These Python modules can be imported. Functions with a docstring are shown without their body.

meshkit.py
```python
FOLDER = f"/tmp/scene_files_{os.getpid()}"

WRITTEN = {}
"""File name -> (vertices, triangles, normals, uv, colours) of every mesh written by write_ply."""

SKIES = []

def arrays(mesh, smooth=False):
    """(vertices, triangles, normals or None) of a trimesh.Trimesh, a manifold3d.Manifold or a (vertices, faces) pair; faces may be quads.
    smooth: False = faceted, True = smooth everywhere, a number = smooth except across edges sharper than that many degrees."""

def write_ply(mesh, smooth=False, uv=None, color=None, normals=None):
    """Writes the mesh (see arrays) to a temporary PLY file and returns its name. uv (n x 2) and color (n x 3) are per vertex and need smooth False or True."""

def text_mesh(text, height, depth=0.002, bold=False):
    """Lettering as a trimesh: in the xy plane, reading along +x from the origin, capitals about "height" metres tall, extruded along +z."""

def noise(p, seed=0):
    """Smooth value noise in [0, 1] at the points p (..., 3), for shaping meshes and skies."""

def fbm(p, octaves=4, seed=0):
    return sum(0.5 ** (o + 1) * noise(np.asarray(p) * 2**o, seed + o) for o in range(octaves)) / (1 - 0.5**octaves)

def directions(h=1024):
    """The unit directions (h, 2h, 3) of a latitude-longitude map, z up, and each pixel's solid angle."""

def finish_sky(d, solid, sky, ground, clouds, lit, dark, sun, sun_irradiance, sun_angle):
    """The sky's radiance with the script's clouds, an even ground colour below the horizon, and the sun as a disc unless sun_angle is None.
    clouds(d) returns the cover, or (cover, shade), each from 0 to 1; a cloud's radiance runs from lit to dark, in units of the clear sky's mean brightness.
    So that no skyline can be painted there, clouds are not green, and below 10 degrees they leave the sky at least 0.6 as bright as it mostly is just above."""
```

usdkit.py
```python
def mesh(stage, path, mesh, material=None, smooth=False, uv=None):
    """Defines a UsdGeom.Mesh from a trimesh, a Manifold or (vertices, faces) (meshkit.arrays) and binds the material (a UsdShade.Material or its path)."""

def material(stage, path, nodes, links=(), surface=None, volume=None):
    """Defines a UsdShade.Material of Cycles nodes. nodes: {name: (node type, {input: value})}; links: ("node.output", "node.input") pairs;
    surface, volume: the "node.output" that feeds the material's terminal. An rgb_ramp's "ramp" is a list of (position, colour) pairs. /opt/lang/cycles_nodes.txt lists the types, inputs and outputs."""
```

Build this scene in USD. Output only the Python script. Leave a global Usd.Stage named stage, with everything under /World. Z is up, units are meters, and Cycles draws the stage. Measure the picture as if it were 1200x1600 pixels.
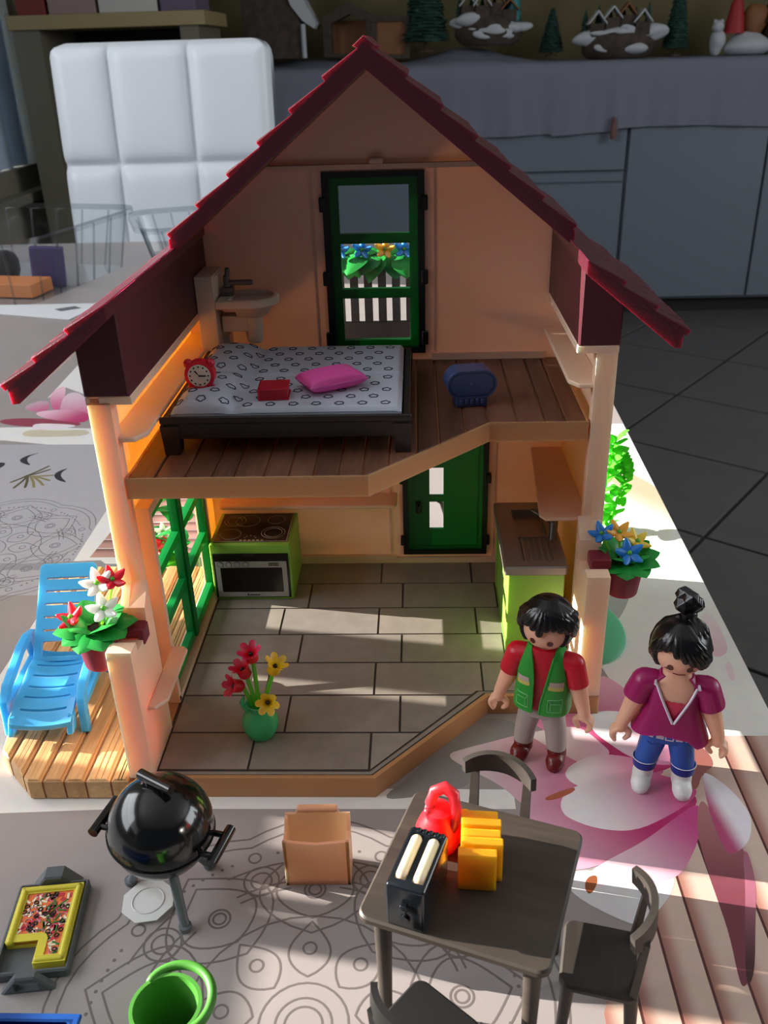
import math, random
import numpy as np, trimesh, manifold3d as m3, usdkit, meshkit
from shapely.geometry import Polygon, LineString, Point, box as sbox
from shapely.ops import unary_union
from trimesh.transformations import rotation_matrix as rotm, translation_matrix as trm
from pxr import Usd, UsdGeom, UsdLux, UsdShade, Gf, Sdf
random.seed(7); np.random.seed(7)
PI = math.pi
stage = Usd.Stage.CreateInMemory()
UsdGeom.SetStageUpAxis(stage, 'Z'); UsdGeom.SetStageMetersPerUnit(stage, 1.0)
UsdGeom.Xform.Define(stage, '/World'); UsdGeom.Scope.Define(stage, '/World/Looks')
S = 0.01                                   # everything below is written in centimetres

# ---------------------------------------------------------------- camera (solved from the photograph's perspective)
F_PX = 1405.845
CAM = np.array([10.709, -24.292, 24.133]); YAW, PITCH, ROLL = -0.0452, -0.4744, -0.0309
def cam_axes():
    cy, sy, cp, sp = math.cos(YAW), math.sin(YAW), math.cos(PITCH), math.sin(PITCH)
    fwd = np.array([sy*cp, cy*cp, sp]); right = np.array([cy, -sy, 0]); up = np.cross(right, fwd)
    cr, sr = math.cos(ROLL), math.sin(ROLL)
    return cr*right + sr*up, -sr*right + cr*up, fwd
R_, U_, F_ = cam_axes()
cam = UsdGeom.Camera.Define(stage, '/World/camera')
cam.CreateHorizontalApertureAttr(36.0); cam.CreateFocalLengthAttr(F_PX*36/1200)
cam.CreateClippingRangeAttr(Gf.Vec2f(0.01, 60)); cam.CreateFStopAttr(48.0); cam.CreateFocusDistanceAttr(0.34)
cam.CreateExposureAttr(0.17)
mm = np.eye(4); mm[0, :3] = R_; mm[1, :3] = U_; mm[2, :3] = -F_; mm[3, :3] = CAM*S
cam.AddTransformOp().Set(Gf.Matrix4d(*mm.ravel().tolist()))

# ---------------------------------------------------------------- light: low winter sun through the window on the left, sky from that window, an added fill at the right
SUN = np.array([1.0, -0.17, -0.28])
def aim(prim, d, at):
    z = -np.asarray(d, float)/np.linalg.norm(d); x = np.cross([0, 0, 1], z); x /= np.linalg.norm(x); y = np.cross(z, x)
    t = np.eye(4); t[0, :3] = x; t[1, :3] = y; t[2, :3] = z; t[3, :3] = np.asarray(at)*S
    UsdGeom.Xformable(prim).AddTransformOp().Set(Gf.Matrix4d(*t.ravel().tolist()))
sun = UsdLux.DistantLight.Define(stage, '/World/sun')
sun.CreateAngleAttr(0.15); sun.CreateNormalizeAttr(True); sun.CreateIntensityAttr(4.6); sun.CreateColorAttr(Gf.Vec3f(1, .93, .82)); aim(sun, SUN, (0, 0, 0))
win = UsdLux.RectLight.Define(stage, '/World/window_sky')
win.CreateWidthAttr(1.7); win.CreateHeightAttr(0.9); win.CreateIntensityAttr(5.2); win.CreateColorAttr(Gf.Vec3f(.93, .96, 1)); aim(win, (1, 0, -.0001), (-128, 10, 84))
win2 = UsdLux.RectLight.Define(stage, '/World/added_fill_right')
win2.CreateWidthAttr(2.0); win2.CreateHeightAttr(1.1); win2.CreateIntensityAttr(6.0); win2.CreateColorAttr(Gf.Vec3f(.93, .97, 1)); aim(win2, (-1, 0, -.0001), (326, 55, 90))  # added fill for the shaded right side of the cloth, no known window
dome = UsdLux.DomeLight.Define(stage, '/World/sky'); dome.CreateIntensityAttr(0.02); dome.CreateColorAttr(Gf.Vec3f(.80, .88, 1.0))

# ---------------------------------------------------------------- materials
def lin(c):
    c = np.asarray(c, float)/255.0
    return tuple(np.where(c <= .04045, c/12.92, ((c+.055)/1.055)**2.4).tolist())
MATS = {}
def pl(name, rgb, rough=.4, sss=0, rad=(1, .5, .25), scale=.004, var=0, vscale=60, bump=0, bscale=300, metal=0, trans=0, ior=1.46, coat=0, tl=0, alpha=1, spec=.5, sheen=0):
    if name in MATS: return MATS[name]
    c = lin(rgb)
    p = dict(base_color=c, roughness=rough, metallic=metal, ior=ior, specular_ior_level=spec)
    if sss: p.update(subsurface_weight=sss, subsurface_radius=rad, subsurface_scale=scale)
    if trans: p['transmission_weight'] = trans
    if coat: p.update(coat_weight=coat, coat_roughness=.05)
    if alpha < 1: p['alpha'] = alpha
    if sheen: p.update(sheen_weight=sheen)
    nodes, links = {'p': ('principled_bsdf', p)}, []
    if var or bump: nodes['g'] = ('texture_coordinate', {})
    if var:
        nodes['n'] = ('noise_texture', dict(scale=vscale, detail=3.0)); links.append(('g.object', 'n.vector'))
        a = tuple(x*(1-var) for x in c); b = tuple(min(1, x*(1+var)) for x in c)
        nodes['r'] = ('rgb_ramp', {'ramp': [(.3, a), (.7, b)]}); links += [('n.fac', 'r.fac'), ('r.color', 'p.base_color')]
    if bump:
        nodes['bn'] = ('noise_texture', dict(scale=bscale, detail=2.0)); nodes['b'] = ('bump', dict(strength=bump, distance=.0004))
        links += [('g.object', 'bn.vector'), ('bn.fac', 'b.height'), ('b.normal', 'p.normal')]
    surf = 'p.BSDF'
    if tl:
        nodes['t'] = ('translucent_bsdf', dict(color=tuple(min(1, x*1.15) for x in c))); nodes['m'] = ('mix_closure', dict(fac=tl))
        links += [('p.BSDF', 'm.closure1'), ('t.BSDF', 'm.closure2')]; surf = 'm.closure'
    MATS[name] = usdkit.material(stage, '/World/Looks/'+name, nodes, links, surface=surf)
    return MATS[name]
def wood(name, dark, light, rough=.45, axis='y', scale=120, dist=6, bump=.3):
    """Printed or moulded wood grain running along one axis."""
    if name in MATS: return MATS[name]
    sc = {'x': (.12, 1, 1), 'y': (1, .12, 1), 'z': (1, 1, .12)}[axis]
    nodes = {'g': ('texture_coordinate', {}), 'o': ('object_info', {}), 'mp': ('mapping', dict(scale=sc)),
             'n': ('noise_texture', dict(scale=scale, detail=4.0, distortion=1.2)), 'w': ('noise_texture', dict(scale=scale*5, detail=2.0)),
             'mx': ('mix', dict(fac=.3)), 'r': ('rgb_ramp', {'ramp': [(.28, lin(dark)), (.5, tuple((a+b)/2 for a, b in zip(lin(dark), lin(light)))), (.7, lin(light))]}),
             'b': ('bump', dict(strength=bump, distance=.0003)), 'p': ('principled_bsdf', dict(roughness=rough))}
    links = [('g.object', 'mp.vector'), ('mp.vector', 'n.vector'), ('mp.vector', 'w.vector'), ('n.color', 'mx.color1'), ('w.color', 'mx.color2'), ('mx.color', 'r.fac'),
             ('r.color', 'p.base_color'), ('n.fac', 'b.height'), ('b.normal', 'p.normal')]
    MATS[name] = usdkit.material(stage, '/World/Looks/'+name, nodes, links, surface='p.BSDF')
    return MATS[name]
def pane(name, tint=(1, 1, 1), rough=.02, gl=.5):
    if name in MATS: return MATS[name]
    nodes = {'f': ('layer_weight', dict(blend=.5)), 'q': ('math', dict(math_type='power', value2=5.0)), 'k': ('math', dict(math_type='multiply_add', value2=gl, value3=.03)),
             't': ('transparent_bsdf', dict(color=tint)), 'g': ('glossy_bsdf', dict(color=(1, 1, 1), roughness=rough)), 'm': ('mix_closure', {})}
    MATS[name] = usdkit.material(stage, '/World/Looks/'+name, nodes, [('f.facing', 'q.value1'), ('q.value', 'k.value1'), ('k.value', 'm.fac'), ('t.BSDF', 'm.closure1'), ('g.BSDF', 'm.closure2')], surface='m.closure')
    return MATS[name]

# ---------------------------------------------------------------- shapes (centimetres)
def cat(*ms):
    ms = [m for a in ms for m in (a if isinstance(a, (list, tuple)) else [a]) if m is not None]
    return ms[0] if len(ms) == 1 else trimesh.util.concatenate(ms)
def T3(man):
    m = man.to_mesh(); return trimesh.Trimesh(np.array(m.vert_properties[:, :3], float), np.array(m.tri_verts), process=False)
def Mf(t):
    t = t.copy(); t.merge_vertices()
    return m3.Manifold(m3.Mesh(np.asarray(t.vertices, np.float32), np.asarray(t.faces, np.uint32)))
def box(x0, x1, y0, y1, z0, z1):
    b = trimesh.creation.box([x1-x0, y1-y0, z1-z0]); b.apply_translation([(x0+x1)/2, (y0+y1)/2, (z0+z1)/2]); return b
def hullpts(p):
    return trimesh.convex.convex_hull(np.asarray(p, float))
def rbox(x0, x1, y0, y1, z0, z1, r=.05, seg=8):
    """Box with rounded edges: hull of eight small spheres."""
    r = min(r, (x1-x0)/2.01, (y1-y0)/2.01, (z1-z0)/2.01)
    s = m3.Manifold.sphere(r, seg)
    return T3(m3.Manifold.batch_hull([s.translate([x, y, z]) for x in (x0+r, x1-r) for y in (y0+r, y1-r) for z in (z0+r, z1-r)]))
def chbox(x0, x1, y0, y1, z0, z1, c=.03, bottom=False):
    """Box with its top edges chamfered (24 vertices at most)."""
    p = []
    for x, y in ((x0, y0), (x1, y0), (x1, y1), (x0, y1)):
        p += [(x, y, z0), (x, y, z1-c), (x+(c if x == x0 else -c), y+(c if y == y0 else -c), z1)]
    return hullpts(p)
AX = {'z': np.eye(4), 'y': np.array([[1, 0, 0, 0], [0, 0, -1, 0], [0, 1, 0, 0], [0, 0, 0, 1.]]), 'x': np.array([[0, 0, 1, 0], [1, 0, 0, 0], [0, 1, 0, 0], [0, 0, 0, 1.]])}
def prism(poly, a, b, axis='z'):
    """Extrudes a 2D outline. axis z: (x,y) outline from z=a to b; axis y: (x,z) outline, y from a to b; axis x: (y,z) outline, x from a to b."""
    if not isinstance(poly, Polygon) and not hasattr(poly, 'geoms'): poly = Polygon(poly)
    out = []
    for g in (poly.geoms if hasattr(poly, 'geoms') else [poly]):
        m = trimesh.creation.extrude_polygon(g, abs(b-a)); lo = min(a, b)
        if axis == 'z': m.apply_translation([0, 0, lo])
        elif axis == 'y':
            m.apply_transform(AX['y']); m.apply_translation([0, lo+abs(b-a), 0])
        else:
            m.apply_transform(AX['x']); m.apply_translation([lo, 0, 0])
        out.append(m)
    return cat(out)
def cprism(poly, a, b, c, axis='z'):
    """Extruded convex outline with a chamfer c at both ends."""
    P = Polygon(poly) if not isinstance(poly, Polygon) else poly
    I = P.buffer(-c, join_style=2); pts = []
    for q, hs in ((P, (a+c, b-c)), (I, (a, b))):
        for h in hs:
            for u, v in list(q.exterior.coords)[:-1]:
                pts.append({'z': (u, v, h), 'y': (u, h, v), 'x': (h, u, v)}[axis])
    return hullpts(pts)
def cyl(p, q, r, r2=None, seg=16):
    p, q = np.asarray(p, float), np.asarray(q, float); r2 = r if r2 is None else r2; d = q-p; h = np.linalg.norm(d)
    m = T3(m3.Manifold.cylinder(h, r, r2, seg)); t = trimesh.geometry.align_vectors([0, 0, 1], d/h); m.apply_transform(t); m.apply_translation(p); return m
def rcyl(p, q, r, r2=None, seg=14, e=None):
    """Rounded-end cylinder."""
    r2 = r if r2 is None else r2
    return T3(m3.Manifold.batch_hull([m3.Manifold.sphere(r, seg).translate(list(map(float, p))), m3.Manifold.sphere(r2, seg).translate(list(map(float, q)))]))
def sph(c, r, s=(1, 1, 1), sub=2):
    m = trimesh.creation.icosphere(sub, r); m.apply_scale(s); m.apply_translation(c); return m
def lathe(prof, seg=32, c=(0, 0, 0)):
    prof = np.asarray(prof, float); m = trimesh.creation.revolve(prof, sections=seg); m.apply_translation(c); return m
def tube(pts, r, sides=8, closed=False):
    pts = np.asarray(pts, float); n = len(pts); r = np.broadcast_to(r, (n,))
    t = np.gradient(pts, axis=0)
    if closed: t = np.roll(pts, -1, 0)-np.roll(pts, 1, 0)
    t /= np.linalg.norm(t, axis=1, keepdims=True)+1e-12
    ref = np.array([0, 0, 1.]) if np.abs(t[:, 2]).mean() < .8 else np.array([1., 0, 0])
    a = np.cross(t, ref); a /= np.linalg.norm(a, axis=1, keepdims=True)+1e-12; b = np.cross(t, a)
    an = np.arange(sides)*2*PI/sides
    v = (pts[:, None]+r[:, None, None]*(np.cos(an)[None, :, None]*a[:, None]+np.sin(an)[None, :, None]*b[:, None])).reshape(-1, 3)
    f = []
    for i in range(n if closed else n-1):
        for j in range(sides):
            k, i2 = (j+1) % sides, (i+1) % n
            f += [(i*sides+j, i2*sides+j, i2*sides+k), (i*sides+j, i2*sides+k, i*sides+k)]
    if not closed:
        v = np.vstack([v, pts[0], pts[-1]]); o = n*sides
        for j in range(sides):
            k = (j+1) % sides; f += [(o, j, k), (o+1, (n-1)*sides+k, (n-1)*sides+j)]
    m = trimesh.Trimesh(v, f, process=False); m.fix_normals(); return m
def grid(fn, nu, nv, u=(0, 1), v=(0, 1)):
    U, V = np.meshgrid(np.linspace(*u, nu), np.linspace(*v, nv), indexing='ij')
    p = np.array([fn(a, b) for a, b in zip(U.ravel(), V.ravel())], float); f = []
    for i in range(nu-1):
        for j in range(nv-1):
            a = i*nv+j; f += [(a, a+nv, a+nv+1), (a, a+nv+1, a+1)]
    return trimesh.Trimesh(p, f, process=False)
def move(m, t=(0, 0, 0), rz=0, rx=0, ry=0, s=None):
    m = m.copy()
    if s is not None: m.apply_scale(s)
    for a, ax in ((rx, [1, 0, 0]), (ry, [0, 1, 0]), (rz, [0, 0, 1])):
        if a: m.apply_transform(rotm(math.radians(a), ax))
    m.apply_translation(t); return m
def mirx(m, c=0):
    m = m.copy(); m.vertices[:, 0] = 2*c-m.vertices[:, 0]; m.invert(); return m
def cut(a, *bs):
    x = Mf(a)
    for b in bs: x = x-Mf(b)
    return T3(x)
def union(*ms):
    x = Mf(ms[0])
    for b in ms[1:]: x = x+Mf(b)
    return T3(x)
def chain(*joints, seg=18):
    """Bones between (x,y,z,r) joints, as a list of manifolds."""
    s = [m3.Manifold.sphere(float(r), seg).translate([float(x), float(y), float(z)]) for x, y, z, r in joints]
    return [m3.Manifold.batch_hull([a, b]) for a, b in zip(s, s[1:])]
def blend(bones, edge=.06, it=8):
    x = bones[0]
    for b in bones[1:]: x = x+b
    t = T3(x.refine_to_length(edge)); t.merge_vertices()
    trimesh.smoothing.filter_taubin(t, iterations=it); return t
def rrect(x0, x1, y0, y1, r, n=5):
    return sbox(x0+r, y0+r, x1-r, y1-r).buffer(r, quad_segs=n)

# ---------------------------------------------------------------- scene tree
COUNT = {}
def uniq(parent, name):
    k = (parent, name); n = COUNT.get(k, -1)+1; COUNT[k] = n
    return f'{parent}/{name}' + (f'_{n:03d}' if n else '')
XF = {}
def data(prim, **kw):
    for k, v in kw.items():
        if v: prim.SetCustomDataByKey(k, v)
def thing(name, label, cat_, loc=(0, 0, 0), rz=0, group=None, kind=None):
    path = uniq('/World', name); x = UsdGeom.Xform.Define(stage, path)
    x.AddTranslateOp().Set(Gf.Vec3d(*[float(c)*S for c in loc]))
    if rz: x.AddRotateZOp().Set(float(rz))
    data(x.GetPrim(), label=label, category=cat_, group=group, kind=kind); XF[path] = (np.asarray(loc, float), rz); return path
def mesh(path, m, mat, smooth=35):
    v = np.asarray(m.vertices)*S
    g = usdkit.mesh(stage, path, trimesh.Trimesh(v, m.faces, process=False), mat, smooth=smooth); return path
def part(parent, name, m, mat, smooth=35, label=None, world=False, kind=None):
    """One mesh under a thing or part. world=True: m is in world centimetres, moved into the thing's own frame."""
    path = uniq(parent, name)
    if world:
        root = '/'.join(parent.split('/')[:3]); loc, rz = XF[root]; m = m.copy(); m.apply_translation(-loc)
        if rz: m.apply_transform(rotm(-math.radians(rz), [0, 0, 1]))
    mesh(path, m, mat, smooth)
    data(stage.GetPrimAtPath(path), label=label, kind=kind); return path
def holder(parent, name, label=None):
    path = uniq(parent, name); UsdGeom.Xform.Define(stage, path); data(stage.GetPrimAtPath(path), label=label); return path
def solo(name, label, cat_, m, mat, smooth=35, group=None, kind=None):
    """A thing that is one mesh."""
    path = uniq('/World', name); c = m.bounds.mean(0); c[2] = m.bounds[0][2]; q = m.copy(); q.apply_translation(-c)
    mesh(path, q, mat, smooth); UsdGeom.Xformable(stage.GetPrimAtPath(path)).AddTranslateOp().Set(Gf.Vec3d(*(c*S).tolist()))
    data(stage.GetPrimAtPath(path), label=label, category=cat_, group=group, kind=kind); return path
def copy_of(src, label, loc, rz=0, group=None):
    p = stage.GetPrimAtPath(src); d = p.GetCustomData(); name = src.split('/')[-1]
    path = uniq('/World', name); x = UsdGeom.Xform.Define(stage, path); q = x.GetPrim()
    q.GetReferences().AddInternalReference(src); q.SetInstanceable(True); x.ClearXformOpOrder()
    x.AddTranslateOp(opSuffix='at').Set(Gf.Vec3d(*[float(c)*S for c in loc])); x.AddRotateZOp(opSuffix='at').Set(float(rz))
    data(q, label=label, category=d['category'], group=group or d.get('group')); return path
def struct(name, m, mat, smooth=35):
    path = '/World/'+name; mesh(path, m, mat, smooth); data(stage.GetPrimAtPath(path), kind='structure'); return path

# ================================================================ the room
FZ = -74.0
m_wall = pl('wall_paint', (98, 90, 62), .9, bump=.2, bscale=200)
m_white_wall = pl('white_paint', (150, 146, 136), .9)
m_ceil = pl('ceiling_white', (232, 230, 224), .9)
m_tile_floor = pl('floor_tile_dark', (88, 86, 86), .45, var=.06, vscale=12, bump=.15, bscale=90)
m_grout = pl('floor_grout', (40, 40, 41), .9)
struct('floor', box(-131, 330, -200, 388, FZ-4, FZ-.6), m_grout)
ang = math.radians(52.8); ux, uy = np.array([math.cos(ang), math.sin(ang)]), np.array([-math.sin(ang), math.cos(ang)])
O = np.array([73.65, 153.0]); TS = 41.6
for i in range(-6, 7):
    for j in range(-8, 5):
        c = O+ux*TS*(i+.5)+uy*TS*(j+.5)
        if not (-125 < c[0] < 300 and -20 < c[1] < 370) or (c[0] < 10 and c[1] < 100): continue
        t = move(chbox(-TS/2+.5, TS/2-.5, -TS/2+.5, TS/2-.5, 0, .6, .15), (0, 0, 0), rz=52.8); t.apply_translation([c[0], c[1], FZ-.6])
        part('/World/floor', 'floor_tile', t, m_tile_floor, False)
struct('wall_back', box(-131, 330, 388, 396, FZ, 170), m_wall)
struct('ceiling', box(-139, 330, -200, 396, 170, 176), m_ceil)
W1 = [(22.1, 34.9), (105, 34.9), (105, 130), (-168, 130), (-168, 37.85), (22.1, 37.85)]  # unseen opening, its stepped lower edge shaped to limit where sun lands
wl = Polygon([(-200, FZ), (396, FZ), (396, 170), (-200, 170)]).difference(Polygon(W1)).difference(sbox(243, -17, 330, 120))
struct('wall_left', prism(wl, -139, -131, 'x'), m_white_wall)
m_blind = pl('sun_block_cloth', (225, 228, 232), .8, tl=.35)
wf = Polygon(W1).difference(Polygon(W1).buffer(-4, join_style=2)).union(sbox(101, 8, 105, 120))
struct('window_1', prism(Polygon(W1).buffer(2, join_style=2).difference(Polygon(W1)), -139, -129.6, 'x'), pl('window_frame_white', (225, 225, 222), .4))
part('/World/window_1', 'roller_blind', box(-131, -130.6, -169, 106, 78, 131), m_blind, False)  # added out of view to keep high sun off the far floor
for a, b in ((23.95, 25.25), (25.95, 28.35), (28.95, 32.45), (22.35, 22.65), (19.6, 20.95), (18.45, 19.05), (17.15, 18.3)):  # added unseen boards blocking low sun to shape its stripes
    part('/World/window_1', 'sill_board', box(-131.6, -131.2, a, b, 34.9 if a > 22 else 37.85, 42.4 if a > 22 else 43), m_blind, False)
# the window further back, its strip blind in view at the picture's left edge
m_fr2 = pl('window_frame_grey', (128, 124, 112), .5)
W3 = sbox(-50, 34, 160, 148)  # opening made up for the added fill lamp
struct('wall_right', prism(sbox(-200, FZ, 396, 170).difference(W3), 330, 338, 'x'), m_white_wall)
struct('window_3', prism(W3.buffer(3, join_style=2).difference(W3), 328.5, 338, 'x'), pl('window_frame_white', (225, 225, 222), .4))  # added frame around the fill lamp opening, out of view
m_blind2 = pl('blind_cloth_grey', (176, 192, 212), .85, tl=.05)
fr = sbox(243, -17, 330, 120).difference(sbox(249, -9.5, 325, 114))
struct('window_2', prism(fr, -137, -129, 'x'), m_fr2)
part('/World/window_2', 'window_pane', box(-134.2, -134, 249, 325, -9.5, 114), pane('room_glass', (.9, .93, .95)), False)
part('/World/window_2', 'window_sill', box(-131, -124, 243, 331, -20, -17), m_fr2, False)
for k in range(8):
    y0 = 240+k*11.2
    part('/World/window_2', 'blind_strip', move(box(-6.6, 6.6, -.15, .15, -.8, 122.5), (-132.2, y0+6, -8.5), rz=74+4*(k % 3)), m_blind2, False)

# ---------------------------------------------------------------- sideboard, runner, ornaments
m_lacq = pl('shade_grey_lacquer', (108, 117, 129), .34)  # white lacquer with the dim background shade put into its colour
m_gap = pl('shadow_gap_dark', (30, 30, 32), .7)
sb = thing('sideboard', 'long low white sideboard, its lacquer darkened for shade, with a draped runner against the back wall', 'sideboard', (50, 360, FZ))
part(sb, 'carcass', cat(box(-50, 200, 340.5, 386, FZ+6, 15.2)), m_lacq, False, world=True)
part(sb, 'plinth', box(-46, 196, 344, 384, FZ, FZ+6), m_gap, False, world=True)
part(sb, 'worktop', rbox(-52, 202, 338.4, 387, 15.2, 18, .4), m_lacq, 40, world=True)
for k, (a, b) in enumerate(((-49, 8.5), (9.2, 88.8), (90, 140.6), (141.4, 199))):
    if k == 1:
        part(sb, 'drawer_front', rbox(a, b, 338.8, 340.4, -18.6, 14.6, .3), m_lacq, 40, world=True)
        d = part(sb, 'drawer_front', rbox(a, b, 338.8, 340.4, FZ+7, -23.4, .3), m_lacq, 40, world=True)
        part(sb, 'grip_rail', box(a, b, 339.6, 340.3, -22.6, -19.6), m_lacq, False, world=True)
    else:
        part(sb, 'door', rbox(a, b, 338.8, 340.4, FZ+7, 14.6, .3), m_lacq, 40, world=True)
# runner: a cloth lying over the top and hanging down in front, with a hump of padding below it
m_cloth = pl('runner_cloth', (112, 115, 130), .85, bump=.25, bscale=120)  # white cloth, toned down in colour to stand for shade
def hump(x, y):
    return 5.5*math.exp(-((x-30)/17)**2)*math.exp(-((y-362)/16)**2)+3.2*math.exp(-((x+28)/25)**2)*math.exp(-((y-366)/15)**2)
def runner_pt(u, v):
    x = -51.5+u*252; w = .8*math.sin(x*.31)+.5*math.sin(x*.83+1)+.6*math.exp(-((x-44)/2.0)**2)+.8*math.exp(-((x-66)/1.5)**2)+.9*math.exp(-((x-83)/1.2)**2)
    if v < .5:
        y = 386-v/.5*47.6; return (x, y, 18.5+hump(x, y)+.12*math.sin(x*.5+y*.3))
    t = (v-.5)/.5; drop = 23.2+1.2*math.sin(x*.045)+(2.2 if 60 < x < 84 else 0)*.4
    return (x, 337.85-.9*min(1, t*6)-w*t*.55, 18.5-drop*t)
rm = grid(runner_pt, 180, 34)
def shell(g, nu, nv, t):
    a = usdkit.meshkit.arrays(trimesh.Trimesh(g.vertices, g.faces, process=False), True)[2]; n = nu*nv; v = np.vstack([g.vertices, g.vertices-a*t]); f = [*g.faces, *(g.faces[:, ::-1]+n)]
    L = [i*nv for i in range(nu)]+[(nu-1)*nv+j for j in range(1, nv)]+[i*nv+nv-1 for i in range(nu-2, -1, -1)]+list(range(nv-2, 0, -1))
    for p, q in zip(L, L[1:]+L[:1]): f += [(p, p+n, q+n), (p, q+n, q)]
    m = trimesh.Trimesh(v, f, process=False); m.fix_normals(); return m
rshell = shell(rm, 180, 34, .12)
solo('table_runner', 'white cloth runner, darkened in colour for shade, hanging over the front of the sideboard', 'runner', rshell, m_cloth, 60)
m_tass = pl('tassel_brown', (110, 80, 76), .8)
solo('tassel', 'small brown tassel at the lower edge of the cloth runner', 'tassel', cat(lathe([(0, 0), (.9, .3), (1.3, -3.5), (1.1, -6), (0, -6)], 10, (83, 335.6, -1.5)), sph((83, 335.6, -.7), .9)), m_tass)

# bottle-brush trees
m_tree = pl('brush_tree_green', (30, 62, 54), .9, var=.4, vscale=90)
m_trunk = pl('brush_tree_base', (70, 52, 40), .8)
def brush_tree(loc, h, r, label, group=None):
    t = thing('ornament_tree', label, 'ornament tree', loc, group=group)
    part(t, 'base', lathe([(0, 0), (r*.5, 0), (r*.45, .8), (.4, 1), (.4, h*.12), (0, h*.12)], 14), m_trunk)
    rows, layers = [], 30
    for k in range(layers):
        z0 = h*.1+(h*.9)*k/layers; rr = r*(1-k/layers)**.85+.25
        rows += [(rr*.86, z0), (rr, z0+h*.008), (rr*.84, z0+h*.9/layers*.95)]
    rng = np.random.RandomState(int(h*10)); f = lathe([(0, h*.1)]+rows+[(0, h)], 20); f.vertices += rng.normal(0, r*.05, f.vertices.shape)*(np.array([1, 1, .4]))
    part(t, 'foliage', f, m_tree, False)
brush_tree((14.5, 356, 22.9), 36, 9, 'tallest dark green bottle-brush tree, just right of the roof ridge')
brush_tree((61.5, 357, 20.1), 16, 4.6, 'smallest dark green bottle-brush tree standing between two snowy villages')
brush_tree((107.8, 358, 18.9), 27, 4.8, 'slim dark bottle-brush tree beside the wide snowy village')
m_snow = pl('ornament_snow', (170, 174, 180), .7, bump=.4, bscale=80)
m_rock = pl('ornament_rock', (62, 52, 46), .85, var=.35, vscale=40, bump=.5, bscale=90)
m_redp = pl('ornament_red', (150, 32, 36), .6); m_teal = pl('ornament_teal', (30, 120, 124), .5); m_orn = pl('ornament_wood', (120, 78, 46), .7)
def hut(c, w, d, h):
    x, y, z = c
    body = box(x-w/2, x+w/2, y-d/2, y+d/2, z, z+h*.55)
    roof = prism([(x-w*.66, z+h*.5), (x, z+h), (x+w*.66, z+h*.5), (x+w*.66, z+h*.58), (x, z+h*1.1), (x-w*.66, z+h*.58)], y-d*.6, y+d*.6, 'y')
    return body, roof
def lumpy(c, r, s, seed, sub=3, amp=.12):
    m = sph((0, 0, 0), r, (1, 1, 1), sub); rng = np.random.RandomState(seed); k = rng.normal(0, 1, (5, 3))/r*1.6
    d = sum(np.sin(m.vertices@q+i) for i, q in enumerate(k)); m.vertices *= (1+amp*d/2)[:, None]; m.apply_scale(s); m.apply_translation(c); m.vertices[:, 2] = np.maximum(m.vertices[:, 2], 0); return m
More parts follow.
